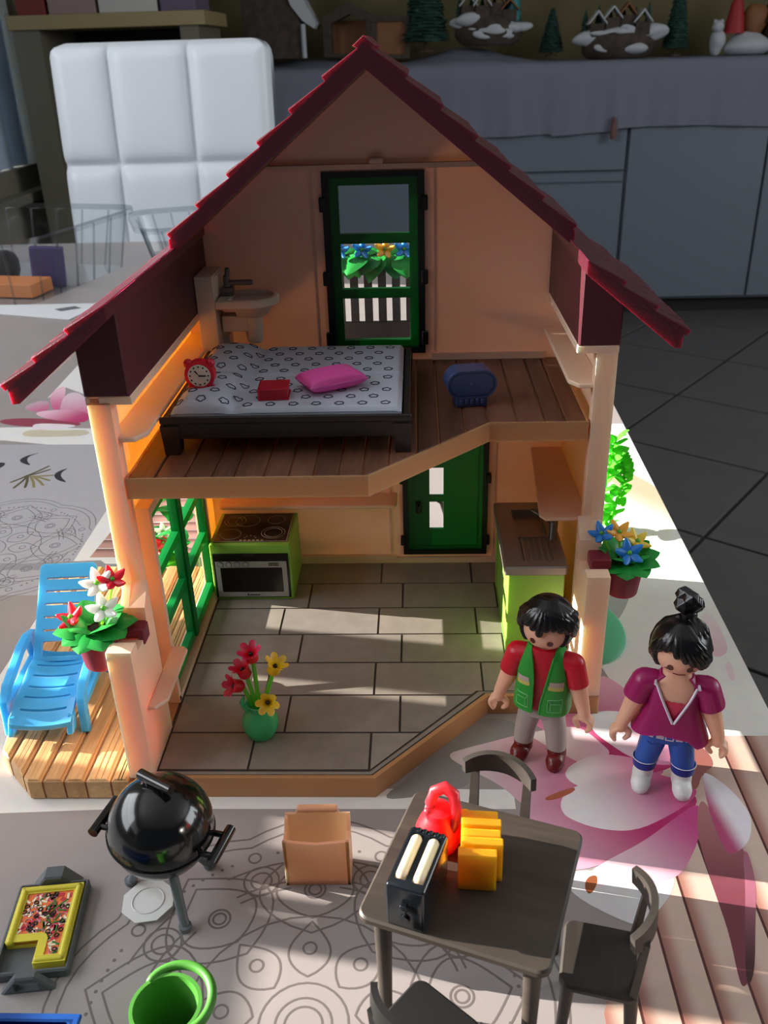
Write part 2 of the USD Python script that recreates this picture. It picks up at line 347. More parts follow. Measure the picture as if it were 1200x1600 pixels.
def village(loc, w, label, seed, teal=False):
    t = thing('village_ornament', label, 'ornament', loc); rng = np.random.RandomState(seed)
    part(t, 'rock_base', lumpy((0, 0, 5), w*.5, (1, .55, .5), seed, 4, .16), m_rock)
    part(t, 'snow_edge', cat(*[lumpy((x, -w*.2*(1-abs(2*x/w)**2)-rng.uniform(0, 1.5), rng.uniform(4, 9.5)), w*rng.uniform(.09, .15), (1.5, .6, .6), seed+i, 2, .3) for i, x in enumerate(np.linspace(-w*.42, w*.42, 8))]), m_snow)
    hb, hr = zip(*[hut((x, -2+rng.uniform(-2, 1), rng.uniform(7, 10)), 5, 5, rng.uniform(6, 9)) for x in np.linspace(-w*.3, w*.3, 4)])
    for q, hq in zip(hb, hr): part(part(t, 'house_wall', q, m_rock, False), 'house_roof', hq, m_snow if rng.uniform() > .5 else m_orn, False)
    for x in np.linspace(-w*.42, w*.42, 6):
        part(t, 'pine', lathe([(0, 6.5), (2.2, 7), (.9, 11), (1.5, 11), (0, rng.uniform(15, 19))], 9, (x, rng.uniform(0, 3), 0)), m_tree, False)
    if teal: part(t, 'tower', lathe([(0, 8), (3, 8), (2.4, 17), (3.2, 18), (0, 30)], 12, (w*.36, 1, 0)), m_teal)
    return t
village((37.5, 353, 24.3), 25, 'snow-topped village ornament with a teal tower, on the hump of the runner', 3, True)
village((84.5, 352, 18.9), 27, 'wide snowy village ornament with several small roofs on the sideboard', 4)
t = thing('santa_ornament', 'red-coated santa ornament with white bear and sack at the right end of the sideboard', 'ornament', (130, 352, 18.95))
part(t, 'snow_base', lumpy((2, 0, 3.6), 8, (1, .7, .5), 9), m_snow)
part(t, 'bear', cat(lumpy((-9, -1, 4), 3.2, (.8, .8, 1.3), 5), sph((-9.4, -1.6, 9.3), 2.1), sph((-10.6, -1.6, 11), .7), sph((-8.2, -1.6, 11), .7)), m_snow)
part(t, 'coat', lathe([(0, 7), (3.6, 7), (3.2, 11), (2, 17), (1.2, 18), (0, 18.4)], 16, (-3, 0, 0)), m_redp)
part(t, 'head', cat(sph((-3, -.4, 19.2), 1.9), lathe([(1.9, 20.2), (1.2, 22), (0, 24)], 12, (-3, 0, 0))), m_snow)
part(t, 'gift_sack', lumpy((4, 1, 11), 4.2, (1, .9, 1.3), 12), m_orn)
part(t, 'snow_hut', cat(*hut((13.5, 2, 0), 9, 9, 20)), m_rock, False)
t = thing('snowy_house_ornament', 'dark model house with a long steep snowy roof behind the white chair', 'ornament', (-39, 354, 22.2))
part(t, 'house_walls', box(-13, 8, -8, 8, 0, 21), m_rock, False)
part(t, 'snow_roof', prism([(-5, 45), (-1, 45), (9, 20), (14, 11), (13, 9.5), (9, 12), (5, 17)], -9, 9, 'y'), m_snow, False)
part(t, 'post', cyl((9, -8.5, 0), (9, -8.5, 11), .9), m_snow)
part(t, 'gable_beam', prism([(-22, 26), (-20, 26), (-9, 44), (-11, 44)], -8.6, -7.4, 'y'), m_orn, False)
t = thing('stable_ornament', 'small dark arched stable ornament hidden partly behind the roof ridge', 'ornament', (-13.5, 358, 22.2))
part(t, 'stable_frame', prism(Polygon([(-10, 0), (10, 0), (10, 13), (0, 18), (-10, 13)]).difference(Polygon([(-7, 1), (7, 1), (7, 11), (0, 14), (-7, 11)])), -5, 5, 'y'), m_rock, False)
part(t, 'stable_back', box(-8, 8, 3, 4, 1, 12), m_orn, False)
t = thing('framed_ornament', 'small dark rectangular framed ornament right behind the roof ridge', 'ornament', (.6, 353.5, 21.0))
part(t, 'frame', prism(sbox(-8, 0, 8, 14).difference(sbox(-6.3, 1.6, 6.3, 12.4)), -1, 1, 'y'), m_rock, False)
part(t, 'picture', box(-6.5, 6.5, .2, .8, 1.4, 12.6), m_orn, False)

# ---------------------------------------------------------------- shelf unit behind the chair
m_beech = pl('beech_board', (150, 134, 94), .5); m_ol = pl('shelf_side', (108, 104, 90), .6)
su = thing('shelf_unit', 'beige open shelf unit with dark inside behind the white chair', 'shelf', (-89, 318, FZ))
part(su, 'top_board', rbox(-120, -56, 299, 337, 32.8, 37, .3), m_beech, 40, world=True)
for a, b in ((-119, -110), (-64.5, -58.5)): part(su, 'side_panel', box(a, b, 300, 336, FZ, 32.8), m_ol, False, world=True)
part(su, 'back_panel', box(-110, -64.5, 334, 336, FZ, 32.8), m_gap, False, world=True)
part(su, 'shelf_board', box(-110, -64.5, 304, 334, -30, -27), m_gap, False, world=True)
for k, (a, b, h, c, l) in enumerate(((-118, -108.5, 9, (120, 50, 46), 'dull red box at the left end of the shelf top'), (-107.5, -92, 8, (150, 128, 126), 'pinkish box next to the red one on the shelf top'), (-91, -72, 7, (188, 186, 184), 'long white box in the middle of the shelf top'), (-71, -59.5, 8, (96, 88, 110), 'small violet-grey box at the right end of the shelf top'))):
    solo('storage_box', l, 'box', rbox(a, b, 304, 326, 37, 37+h, .4), pl(f'box_card_{k}', c, .7), 40, group='boxes on the shelf top')

# ---------------------------------------------------------------- white dining chair
m_leather = pl('white_leather', (214, 220, 228), .4, bump=.12, bscale=260)
m_chrome = pl('chrome', (200, 202, 206), .18, metal=1)
def dining_chair(loc, rz, label):
    ch = thing('dining_chair', label, 'chair', loc, rz)
    W, H = 36.5, 54.0
    def back(u, v, s=-1):
        x = (u-.5)*W; z = v*H
        gx = min(abs(u-.27), abs(u-.63))*W; gz = min(abs(v-a) for a in (.05, .345, .655))*H
        puff = 1.5*(1-math.exp(-(gx/.75)))*(1-math.exp(-(gz/.75)))
        e = min(u, 1-u)*W; ez = (1-v)*H; ed = min(e, ez, z+3)
        rim = 2.6*(1-math.sqrt(max(0, 1-min(1, ed/2.6)**2))) if False else 2.6*(1-math.sqrt(1-(1-min(1, ed/2.6))**2))
        cx = max(0, 3.2-min(e, 3.2)); cz = max(0, 3.2-min(ez, 3.2)); rr = math.hypot(cx, cz)
        if rr > 3.2:
            k = 3.2/rr; x = math.copysign(W/2-3.2+cx*k, x); z = H-3.2+cz*k
        return (x, s*(3.0-rim+puff)+ (v-.5)*6, z)
    nb = 110
    f = grid(lambda u, v: back(u, v, -1), nb, nb); b = grid(lambda u, v: back(u, v, 1), nb, nb); b.invert()
    bm = cat(f, b); bm.fix_normals()
    part(ch, 'backrest', move(bm, (0, 0, 46.5)), m_leather, True)
    part(ch, 'seat', rbox(-18.5, 18.5, -44, 2, 41, 48, 2.6), m_leather, 40)
    for x in (-16.5, 16.5):
        for y in (-41, 0): part(ch, 'leg', cyl((x, y, 0), (x, y, 41), 1.3), m_chrome)
    return ch
dining_chair((-31.5, 140.5, FZ), 1.5, 'white tufted leather dining chair at the far end of the table')

# ---------------------------------------------------------------- the real table, its cloth and the cloth's print
tb = thing('dining_table', 'big dining table carrying the toy house under a printed vinyl cloth', 'table', (-22, 40, FZ))
TP = [(-72, -34), (23.6, -34), (26.0, 110), (-72, 110)]
part(tb, 'tabletop', prism(TP, -3.2, -.15), pl('table_edge', (70, 62, 56), .5), False, world=True)
for x in (-66, 18):
    for y in (-28, 104): part(tb, 'leg', box(x-3, x+3, y-3, y+3, FZ, -3.2), pl('table_edge', (70, 62, 56)), False, world=True)
m_base = pl('cloth_grey', (154, 146, 145), .38, var=.06, vscale=14, bump=.05, bscale=500)
tc = thing('tablecloth', 'printed vinyl tablecloth with pink lotus, planks and mandalas under the toys', 'tablecloth', (-22, 40, -.15))
CP = Polygon(TP).buffer(.45, join_style=1)
part(tc, 'cloth', cat(prism(CP, -.15, 0), prism(CP.difference(CP.buffer(-.2)), -1.6, -.1)), m_base, False, world=True)
def vcol(name, rough=.38):
    if name not in MATS:
        MATS[name] = usdkit.material(stage, '/World/Looks/'+name, {'a': ('attribute', {'attribute': 'displayColor'}), 'n': ('noise_texture', dict(scale=220.0, detail=3.0)), 'g': ('texture_coordinate', {}),
            'x': ('mix', dict(mix_type='multiply', fac=.16)), 'p': ('principled_bsdf', dict(roughness=rough))}, [('a.color', 'x.color1'), ('g.object', 'n.vector'), ('n.color', 'x.color2'), ('x.color', 'p.base_color')], surface='p.BSDF')
    return MATS[name]
PZ = [0.0]
def smoothpoly(p, n=3):
    p = np.asarray(p, float)
    for _ in range(n): p = np.stack([.75*p+.25*np.roll(p, -1, 0), .25*p+.75*np.roll(p, -1, 0)], 1).reshape(-1, 2)
    return Polygon(p).buffer(0)
def printed(name, poly, rgb, to=None, frm=None, til=None, smooth=2, label=None, rows=26, zz=None):
    """A flat printed patch of the cloth: a sheet a few hundredths of a millimetre thick, its ink fading from rgb at frm to to at til."""
    PZ[0] += .00012 if zz is None else 0; P = smoothpoly(poly, smooth) if smooth and not hasattr(poly, 'geom_type') else (poly if hasattr(poly, 'geom_type') else Polygon(poly).buffer(0))
    P = P.intersection(CP.buffer(-.02))
    if P.is_empty: return
    if to is not None:                                         # cut into strips so that the ink can fade
        a, b = np.asarray(frm, float), np.asarray(til, float); d = b-a; L = np.hypot(*d); d /= L; nn = np.array([-d[1], d[0]]); out = []
        for k in range(rows+2):
            t0 = (k-1)*L/rows if k else -60; t1 = k*L/rows if k <= rows else 60
            q = Polygon([a+d*t0-nn*60, a+d*t1-nn*60, a+d*t1+nn*60, a+d*t0+nn*60]).intersection(P)
            for g in (q.geoms if hasattr(q, 'geoms') else [q]):
                if g.geom_type == 'Polygon' and g.area > 1e-5: out.append(prism(g, -.002, zz or PZ[0]))
        if not out: return
        m = cat(out); tt = np.clip(((m.vertices[:, :2]-a)@d)/L, 0, 1)[:, None]; tt = tt*tt*(3-2*tt)
        col = np.asarray(lin(rgb))*(1-tt)+np.asarray(lin(to))*tt
    else:
        m = prism(P, -.002, zz or PZ[0]); col = np.tile(lin(rgb), (len(m.vertices), 1))
    path = part(tc, name, m, vcol('print_ink'), False, world=True, label=label)
    g = UsdGeom.Mesh.Get(stage, path); pv = UsdGeom.PrimvarsAPI(g).CreatePrimvar('displayColor', Sdf.ValueTypeNames.Color3fArray, 'vertex'); pv.Set([Gf.Vec3f(*map(float, c)) for c in col])
WHITE = (232, 230, 228)
# left: stones, white panels, the second lotus, planks
printed('printed_stone_panel', [(-19, 33.7), (-11.8, 33.5), (-8.1, 25), (-7.9, 18.4), (-7.9, 13.8), (-70, 14.2), (-70, 34)], (176, 174, 180), smooth=0)
printed('printed_white_panel', [(-60, 34), (-19.1, 34.5), (-15.5, 33.6), (-11.76, 33.5), (-12.9, 36.5), (-17.8, 37), (-60, 37)], WHITE, smooth=0)
printed('printed_white_panel', [(-8.15, 27), (-7.86, -1), (-.2, -.6), (14, -.55), (14, .4), (-2, .5), (-3.2, 34), (-6.5, 42), (-12.9, 36.5), (-11.8, 33.5)], WHITE, smooth=0)
for k in range(9):
    y0 = 17.6+k*1.02
    printed('printed_plank', [(-7.3+.1*k, y0), (-.5, y0), (-.5, y0+.94), (-7.2+.1*k, y0+.94)], (196, 150, 140), (120, 78, 72), (0, y0+.35), (0, y0+1.0), smooth=0, rows=5)
printed('printed_wedge', [(-17.6, 16.5), (-5.4, 16.2), (-5.2, 16.9), (-6.2, 16.9), (-6.6, 17.3)], (150, 150, 156), smooth=0)
printed('printed_white_panel', [(-19.1, 43.2), (-19.5, 51.8), (-17.5, 48.6), (-15.9, 43.7), (-18.5, 45.8)], WHITE, smooth=0)
PK, PD = (238, 196, 212), (206, 96, 140)
printed('printed_stem', [(-21.09, 38.72), (-18.59, 38.91), (-14.88, 38.06), (-14.13, 37.05), (-17.83, 36.91), (-20.67, 37.71)], (150, 66, 84))
printed('printed_petal', [(-20.54, 41.38), (-19.0, 43.2), (-17.84, 40.36), (-19.05, 40.11)], (200, 170, 184), PD, (-20, 42.5), (-18, 40.2))
printed('printed_petal', [(-18.82, 42.88), (-19.26, 44.86), (-18.93, 46.21), (-18.33, 45.5), (-17.39, 41.87), (-17.18, 40.33), (-17.73, 40.65)], PK, PD, (-18.6, 46), (-17.5, 40.5))
printed('printed_petal', [(-17.39, 41.25), (-17.97, 44.14), (-17.15, 44.77), (-15.47, 42.41), (-14.07, 38.17), (-15.16, 37.64), (-16.42, 38.83)], (226, 200, 212), PD, (-17.3, 44.5), (-15.3, 38))
printed('printed_petal', [(-19.05, 40.11), (-17.28, 40.64), (-14.75, 40.23), (-13.89, 37.6), (-16.06, 38.1), (-17.94, 38.89)], PK, (190, 60, 112), (-18.8, 40.2), (-15, 38))
printed('printed_petal', [(-18.15, 37.85), (-14.64, 37.35), (-14.87, 36.8), (-16.98, 36.34), (-17.82, 36.64)], (235, 222, 228))
printed('printed_sand', [(-18.3, 35.9), (-17.8, 36.5), (-15.7, 36.2), (-13.5, 36.4), (-13, 35.1), (-16.5, 35.0), (-17.9, 35.2)], (206, 194, 172))
for c in ([(-15.43, 32.2), (-16.23, 31.75), (-16.54, 31.05), (-16.21, 30.47), (-15.23, 29.92), (-15.96, 30.8), (-16.09, 31.63)], [(-12.57, 29.57), (-13.13, 29.03), (-13.22, 28.38), (-12.71, 27.63), (-11.83, 27.18), (-12.59, 28.04), (-12.86, 28.81)], [(-17.17, 30.5), (-17.9, 30.6), (-18.1, 29.2), (-17.22, 29.6)]):
    printed('printed_stone_edge', c, (52, 52, 56), smooth=2)
for a, b in (((-14.9, 28.32), (-15.1, 26.55)), ((-14.84, 28.54), (-14.07, 29.84)), ((-14.67, 28.21), (-13.26, 28.38)), ((-14.58, 28.1), (-13.83, 26.62)), ((-14.35, 28.09), (-13.36, 26.91)), ((-14.94, 28.43), (-15.62, 27.4)), ((-14.8, 28.4), (-13.8, 29.3)), ((-14.9, 28.3), (-14.4, 26.6)), ((-14.5, 28.3), (-13.2, 27.6))):
    L = LineString([a, ((a[0]+b[0])/2+.05, (a[1]+b[1])/2), b]).buffer(.09); printed('printed_grass_blade', L, (140, 128, 88) if a[0] > -14.8 else (90, 84, 60))
# right: white ground, pebble, sand, the big lotus on planks
printed('printed_white_panel', [(17.9, 36), (25.9, 36), (24.9, 3.28), (19.46, 3.28), (18.5, 7.8), (17.9, 10)], (236, 236, 234), smooth=0)
printed('printed_sand', [(22.3, 29), (24.14, 27.7), (25.6, 24.3), (24.6, 19.2), (23.6, 18.5), (23.0, 20), (23.3, 23), (22.6, 26)], (236, 232, 224), (196, 176, 150), (22.4, 22), (25, 24), smooth=2, rows=8)
printed('printed_pebble', [(18, 18.5), (20.05, 18.4), (21.2, 18.6), (21.76, 17.21), (21.55, 15.26), (20.98, 13.46), (20.21, 11.67), (19.32, 10.47), (18.2, 10)], (176, 178, 180))
printed('printed_petal', [(23.91, 11.75), (24.44, 12.01), (24.48, 10.17), (24.32, 8.7), (23.49, 8.24), (23.48, 9.68)], (236, 224, 228), (232, 196, 208), (24, 12), (23.8, 8.3))
printed('printed_petal', [(23.82, 7.77), (24.18, 8.23), (24.01, 6.79), (23.7, 6.67)], (238, 214, 222))
for k in range(8):
    x0 = 15.7+k*1.085; printed('printed_plank', sbox(x0, -12, x0+1.03, 3.28).difference(Polygon([(10, 4), (19.4, 3.4), (19.6, -2.5), (18.2, -4.1), (15.9, -7.7), (15.5, -8.6), (15.5, -12), (10, -12)])), (168, 116, 104), (216, 188, 174), (x0, 0), (x0+.55, 0), rows=9)
    printed('printed_plank_gap', sbox(x0+1.0, -12, x0+1.085, 3.28).difference(Polygon([(10, 4), (19.4, 3.4), (19.6, -2.5), (18.2, -4.1), (15.9, -7.7), (15.5, -8.6), (15.5, -12), (10, -12)])), (86, 46, 44))
printed('printed_pebble', [(9.07, -.13), (10.22, 1.0), (11.72, 3.28), (13.32, 4.62), (15.23, 3.6), (14, 2.2), (12.7, 1.4), (12.3, .45), (10.45, .0)], (140, 138, 138))
C0 = (20.6, 1.4)
printed('printed_petal', [(11.56, 2.23), (12.49, 2.62), (13.59, 3.01), (14.83, 3.49), (16.48, 3.65), (17.98, 2.39), (20.3, 1.5), (17.44, .0), (15.83, -.9), (14.4, -.6), (13.6, .63), (12.22, 1.56)], (224, 206, 212), (206, 98, 144), (11.8, 2.2), (17.5, 1.6))
printed('printed_petal', [(14.82, 4.7), (16.8, 4.75), (18.3, 7.2), (18.83, 6.82), (19.53, 5.71), (19.8, 4.0), (20.63, 2.09), (18.55, 1.6), (16.2, 2.9)], (236, 180, 204), (190, 44, 112), (18.4, 7.2), (18.6, 2.4))
printed('printed_petal', [(14.92, 4.32), (16.62, 4.57), (17.35, 3.65), (18.58, 2.24), (20.51, 1.65), (18.36, 1.0), (17.11, 2.0), (15.81, 3.2)], (232, 150, 184), (186, 40, 104), (15, 4.3), (18, 2.2))
printed('printed_petal', [(14.82, 3.41), (15.61, 3.65), (16.95, 3.9), (17.64, 2.85), (17.95, 2.24), (16.98, 1.49), (16.25, 2.08), (15.49, 2.7)], (238, 226, 226), (232, 180, 198), (15.2, 3.4), (17.8, 2))
printed('printed_petal', [(17.36, 4.32), (17.69, 4.72), (18.43, 4.8), (19.18, 4.57), (19.74, 3.65), (20.96, 1.79), (19.52, 1.6), (18.55, 2.09), (18.04, 2.7), (17.43, 3.49)], (240, 238, 240), (222, 140, 176), (17.8, 4.4), (20.4, 2))
printed('printed_petal', [(16.06, 1.49), (16.88, 2.09), (17.95, 2.3), (19.8, 1.64), (18.36, 1.0), (16.61, .4), (15.97, .91)], (240, 228, 228), (222, 130, 164), (16.2, 1.3), (19, 1.5))
printed('printed_petal', [(14.74, -.37), (15.62, -.2), (17.96, -1.0), (19.32, -.5), (20.49, .34), (20.44, -.47), (18.45, -1.9), (16.82, -2.9), (15.69, -3.29), (14.52, -2.97), (13.81, -2.07), (13.93, -.87)], (226, 176, 198), (184, 44, 104), (14.6, -3), (18.4, -.6))
printed('printed_petal', [(15.61, -.24), (15.87, .28), (16.51, .69), (17.78, 1.24), (18.79, 1.38), (19.71, 1.10), (20.7, .5), (20.36, -.09), (19.32, -.85), (17.96, -1.58), (16.71, -1.47), (15.78, -.99), (15.6, -.62)], (240, 234, 236), (206, 84, 140), (16, -.4), (20.0, .7))
printed('printed_petal', [(15.71, -3.18), (16.66, -3.3), (17.49, -3.6), (18.93, -3.3), (18.6, -4.1), (18.14, -4.61), (17.47, -5.38), (16.72, -5.11), (15.46, -4.23), (15.3, -3.61)], (222, 220, 224))
printed('printed_petal', [(15.9, -3.81), (16.1, -3.3), (16.8, -2.8), (18.19, -2.0), (19.54, -.9), (20.49, -.2), (20.43, -.84), (20.04, -1.92), (19.41, -2.94), (18.93, -3.48), (18.01, -3.85), (17.49, -3.9), (16.66, -3.75), (16.29, -3.9), (15.98, -4.12)], (238, 214, 224), (198, 70, 132), (16.4, -3.4), (20.2, -1))
printed('printed_petal_tip', [(15.85, -3.92), (16.01, -3.5), (16.37, -3.39), (16.29, -3.81), (15.97, -4.23)], (150, 84, 50))
printed('printed_stem', [(20.14, -1.21), (20.7, .2), (20.9, -1.4), (21.5, -2.37), (21.3, -3.77), (20.8, -5.16), (20.17, -6.96), (19.82, -7.36), (19.75, -7.13), (19.95, -5.55), (19.95, -4.19), (19.99, -2.49)], (176, 116, 116), (122, 60, 74), (20.4, 0), (20.3, -4.5))
printed('printed_stem', [(21.33, -2.48), (21.54, -2.37), (21.36, -3.77), (20.86, -5.16), (20.25, -6.96), (19.86, -7.36), (20.5, -5.3), (21.0, -3.77)], (170, 104, 124), (70, 36, 40), (21.4, -3.5), (20, -7))
printed('printed_petal', [(21.0, 1.24), (21.3, 1.24), (21.83, .44), (22.11, -.46), (22.1, -1.08), (21.7, -2.03), (20.95, -2.6), (20.8, -2.37), (20.75, -1.92), (20.74, -.72)], (180, 74, 116), (238, 232, 240), (20.8, -.6), (21.45, -.5))
printed('printed_stamen', [(19.9, 1.3), (20.5, 1.9), (21.4, 2.9), (21.7, 1.7), (21.0, 1.2), (20.6, .3), (20.3, .7)], (160, 98, 92))
printed('printed_stamen', [(15.07, .02), (16.2, .55), (16.27, .35), (15.63, -.04), (15.14, -.17)], (178, 96, 70))
# mandala line drawing (front, and a second one at the left)
def mandala(c, R, n, clip, rot=0, w=.034):
    c = np.asarray(c, float); out = []
    def line(p, closed=False, ww=w):
        p = np.asarray(p, float); out.append(LineString(np.vstack([p, p[:1]]) if closed else p).buffer(ww, quad_segs=2))
    def ring(cc, r, ww=w): out.append(Point(*cc).buffer(r+ww, quad_segs=7).difference(Point(*cc).buffer(r-ww, quad_segs=7)))
    for k in range(n):
        a = rot+2*PI*k/n; d = np.array([math.cos(a), math.sin(a)]); e = np.array([-d[1], d[0]])
        for (r0, r1, wd) in ((.22, .5, .42), (.44, .98, .6), (.52, .9, .42)):
            t = np.linspace(0, 1, 15); hw = R*wd*2*PI/n*.5*np.sin(PI*t**.8)*(r0+r1)*.9
            mid = c+np.outer(R*(r0+(r1-r0)*t), d); line(np.vstack([mid+hw[:, None]*e, (mid-hw[:, None]*e)[::-1]]), True)
        for rr, r in ((.68, .03), (.68, .05), (.36, .03)): ring(c+d*R*rr, R*r)
        for q in np.linspace(-.32, .32, 9): out.append(Point(*(c+R*.93*np.array([math.cos(a+q*2*PI/n), math.sin(a+q*2*PI/n)]))).buffer(.06, quad_segs=2))
        h = a+PI/n; g = np.array([math.cos(h), math.sin(h)]); ring(c+g*R*.78, R*.05); ring(c+g*R*.78, R*.085); ring(c+g*R*.93, R*.03)
        for r0 in (.70, .74, .86): line([c+R*r0*np.array([math.cos(h+q), math.sin(h+q)]) for q in np.linspace(-.5*PI/n, .5*PI/n, 8)])
        line([c+R*(1.0+.07*math.sin(PI*s))*np.array([math.cos(a+(s-.5)*2*PI/n), math.sin(a+(s-.5)*2*PI/n)]) for s in np.linspace(0, 1, 9)])
        line([c+R*(1.06+.07*math.sin(PI*s))*np.array([math.cos(a+(s-.5)*2*PI/n), math.sin(a+(s-.5)*2*PI/n)]) for s in np.linspace(0, 1, 9)])
    for r in (.08, .12, .19, .53): ring(c, R*r)
    return unary_union(out).intersection(clip)
front = sbox(-30, -30, 15.3, -.7)
printed('printed_mandala', mandala((7.3, -8.6), 6.7, 9, front, .2).difference(Polygon([(15.3, -.5), (14, -3), (15.2, -5), (15.5, -9), (15.3, -20), (30, -20), (30, 0)])), (112, 103, 102), label='fine grey mandala line print', zz=.0025)
printed('printed_mandala', mandala((-13.5, 18.6), 5.6, 9, sbox(-40, 6, -8.2, 27), .1, .022), (112, 110, 114), label='fine grey mandala line print', zz=.0025)

# ---------------------------------------------------------------- clear tubs, papers at the far left end of the table
m_tub = pane('clear_plastic', (.93, .95, .96), .12, .35)
def tub(loc, w, d, h, rz, label):
    t = thing('plastic_tub', label, 'tub', loc, rz)
    P0 = rrect(-w/2+1.2, w/2-1.2, -d/2+1.2, d/2-1.2, 2); P1 = rrect(-w/2, w/2, -d/2, d/2, 2.4); n = 96
    def ringpts(P, z, rib=0):
        L = P.exterior; o = []
        for k in range(n):
            q = L.interpolate(k/n, normalized=True); q2 = np.array([q.x, q.y]); o.append(np.r_[q2*(1+rib*(1 if k % 4 < 2 else -1)), z])
        return np.array(o)
    A, B, C, D = ringpts(P0, .1, .006), ringpts(P1, h-.6, .006), ringpts(P1.buffer(.15), h-.5), ringpts(P1.buffer(1.0), h)
    def strip(a, b): return trimesh.Trimesh(np.vstack([a, b]), [f for k in range(n) for f in ((k, (k+1) % n, n+(k+1) % n), (k, n+(k+1) % n, n+k))], process=False)
    part(t, 'tub_wall', strip(A, B), m_tub, True); part(t, 'rim', cat(strip(B, C), strip(C, D), strip(D, ringpts(P1.buffer(1.1), h-.7))), pane('clear_rim', (.8, .83, .85), .25, .6), True)
    for q in range(0, n, 4): part(t, 'rib', tube([A[q], B[q]], .14, 5), pane('clear_rim', (0, 0, 0)), True)
    part(t, 'tub_floor', prism(P0, 0, .1), m_tub, False); return t
tub((-40.5, 86, .01), 25, 23, 7.4, -14, 'larger clear plastic tub holding small boxes at the left edge')
tub((-17.5, 99, .01), 17, 15, 5.4, 20, 'smaller empty clear plastic tub between the chair and the roof')
solo('packet', 'dark violet upright packet leaning in the larger clear tub', 'packet', move(rbox(-1.9, 1.9, -.6, .6, 0, 4.6, .2), (-33.0, 82.0, .2), rz=12, ry=4), pl('packet_violet', (62, 56, 96), .4))
solo('dark_pouch', 'black rounded pouch lying in the larger clear tub', 'pouch', rbox(-44.5, -37.85, 82.5, 87, .2, 3.8, 1.2), pl('pouch_black', (26, 27, 30), .5))
solo('card_box', 'flat orange-brown card box lying in front of the larger tub', 'box', move(rbox(-4.6, 4.6, -2.2, 2.2, 0, 1.5, .1), (-37.0, 79.2, .15), rz=-10), pl('card_orange', (186, 112, 62), .7))
solo('envelope', 'white paper envelope with a dark stamp lying left of the roof', 'envelope', prism([(-37, 70.8), (-36, 73.6), (-23.78, 73.59), (-25.61, 67.0)], .03, .12), pl('paper_white', (206, 208, 212), .8), False)
solo('stamp', 'small dark stamp printed label on the white envelope', 'stamp', prism([(-28.6, 71.2), (-27.6, 70.3), (-25.8, 71.5), (-26.8, 72.4)], .12, .15), pl('stamp_grey', (98, 98, 104), .8), False)
solo('letter', 'folded white letter under the tub at the very left edge', 'paper', move(prism([(-3, -1.5), (3, -1.5), (3, 1.5), (-3, 1.5)], 0, .1), (-38.2, 79, .02), rz=40, ry=-18), pl('paper_white', (206, 208, 212), .8), False)

# ================================================================ the toy house
IV = dict(sss=.24, rad=(1, .38, .18), scale=.0024)
m_iv = pl('ivory_plastic', (236, 198, 176), .42, bump=.08, bscale=900)
m_ivs = pl('ivory_plastic_thin', (238, 198, 172), .42, bump=.08, bscale=900, **IV)
m_ivb = pl('ivory_plastic_back', (232, 196, 182), .42, bump=.08, bscale=900, sss=.13, rad=(1, .5, .36), scale=.0018)
m_roof = pl('roof_plastic', (76, 19, 36), .3, spec=.85, sss=.35, rad=(1, .15, .2), scale=.0015, bump=.25, bscale=1500)
m_roofd = pl('roof_plastic_smooth', (72, 22, 34), .42, bump=.1, bscale=900)
m_car = pl('caramel_plastic', (186, 130, 86), .45, sss=.3, rad=(1, .5, .25), scale=.002)
m_black = pl('frame_black', (22, 22, 24), .35)
m_green = pl('door_green', (8, 72, 34), .36, sss=.05, rad=(.25, 1, .4), scale=.002)
m_greent = pl('door_green_clear', (24, 150, 74), .32, tl=.35)
m_glass = pane('toy_glass', (.97, .98, .98), .03, .3)
hs = thing('toy_house', 'open-fronted toy house with dark red roof and ivory walls on the table', 'dollhouse', (8.95, 7.7, 0))
W = dict(world=True)
XC = 8.95
# base and printed floor
BP = Polygon([(.27, 0), (8.99, 0), (13.36, 4.61), (17.8, 4.61), (17.8, 15.8), (.27, 15.8)])
base = part(hs, 'base', prism(BP, 0, .84), m_car, False, **W)
part(base, 'base_rim', prism(BP.difference(Polygon([(.9, .16), (8.9, .16), (13.28, 4.78), (17.2, 4.78), (17.2, 15.5), (.9, 15.5)])), .84, .91), m_car, False, **W)
fl = part(hs, 'kitchen_floor', prism(Polygon([(.9, .16), (8.9, .16), (13.28, 4.78), (17.2, 4.78), (17.2, 15.5), (.9, 15.5)]), .84, .885), pl('tile_joint', (62, 54, 52), .5), False, **W)
m_ft = [pl(f'toy_tile_{k}', c, .34, var=.09, vscale=150) for k, c in enumerate(((140, 130, 122), (134, 125, 117), (145, 136, 127), (138, 130, 124)))]
TA = Polygon([(1.05, .42), (8.77, .42), (12.9, 4.95), (17.1, 4.95), (17.1, 15.42), (1.05, 15.42)])
rows = [.42, 2.44, 4.68, 6.86, 8.95, 11.08, 13.25, 15.42]; k = 0
for r, (a, b) in enumerate(zip(rows, rows[1:])):
    x = 1.05+(-1.17 if r % 2 == 0 else 0)-4.44+(0 if r % 2 == 0 else -.09)
    while x < 17.2:
        q = sbox(x+.045, a+.045, x+4.44-.045, b-.045).intersection(TA)
        if not q.is_empty and q.geom_type == 'Polygon' and q.area > .05:
            part(fl, 'floor_tile', prism(q, .88, .91), m_ft[k % 4], False, **W); k += 1
        x += 4.44
bd = Polygon([(.98, .2), (8.86, .2), (13.2, 4.82), (17.15, 4.82), (17.15, 4.9), (13.0, 4.9), (8.8, .34), (.98, .34)])
part(fl, 'border_line', prism(bd, .88, .905), m_ft[1], False, **W)
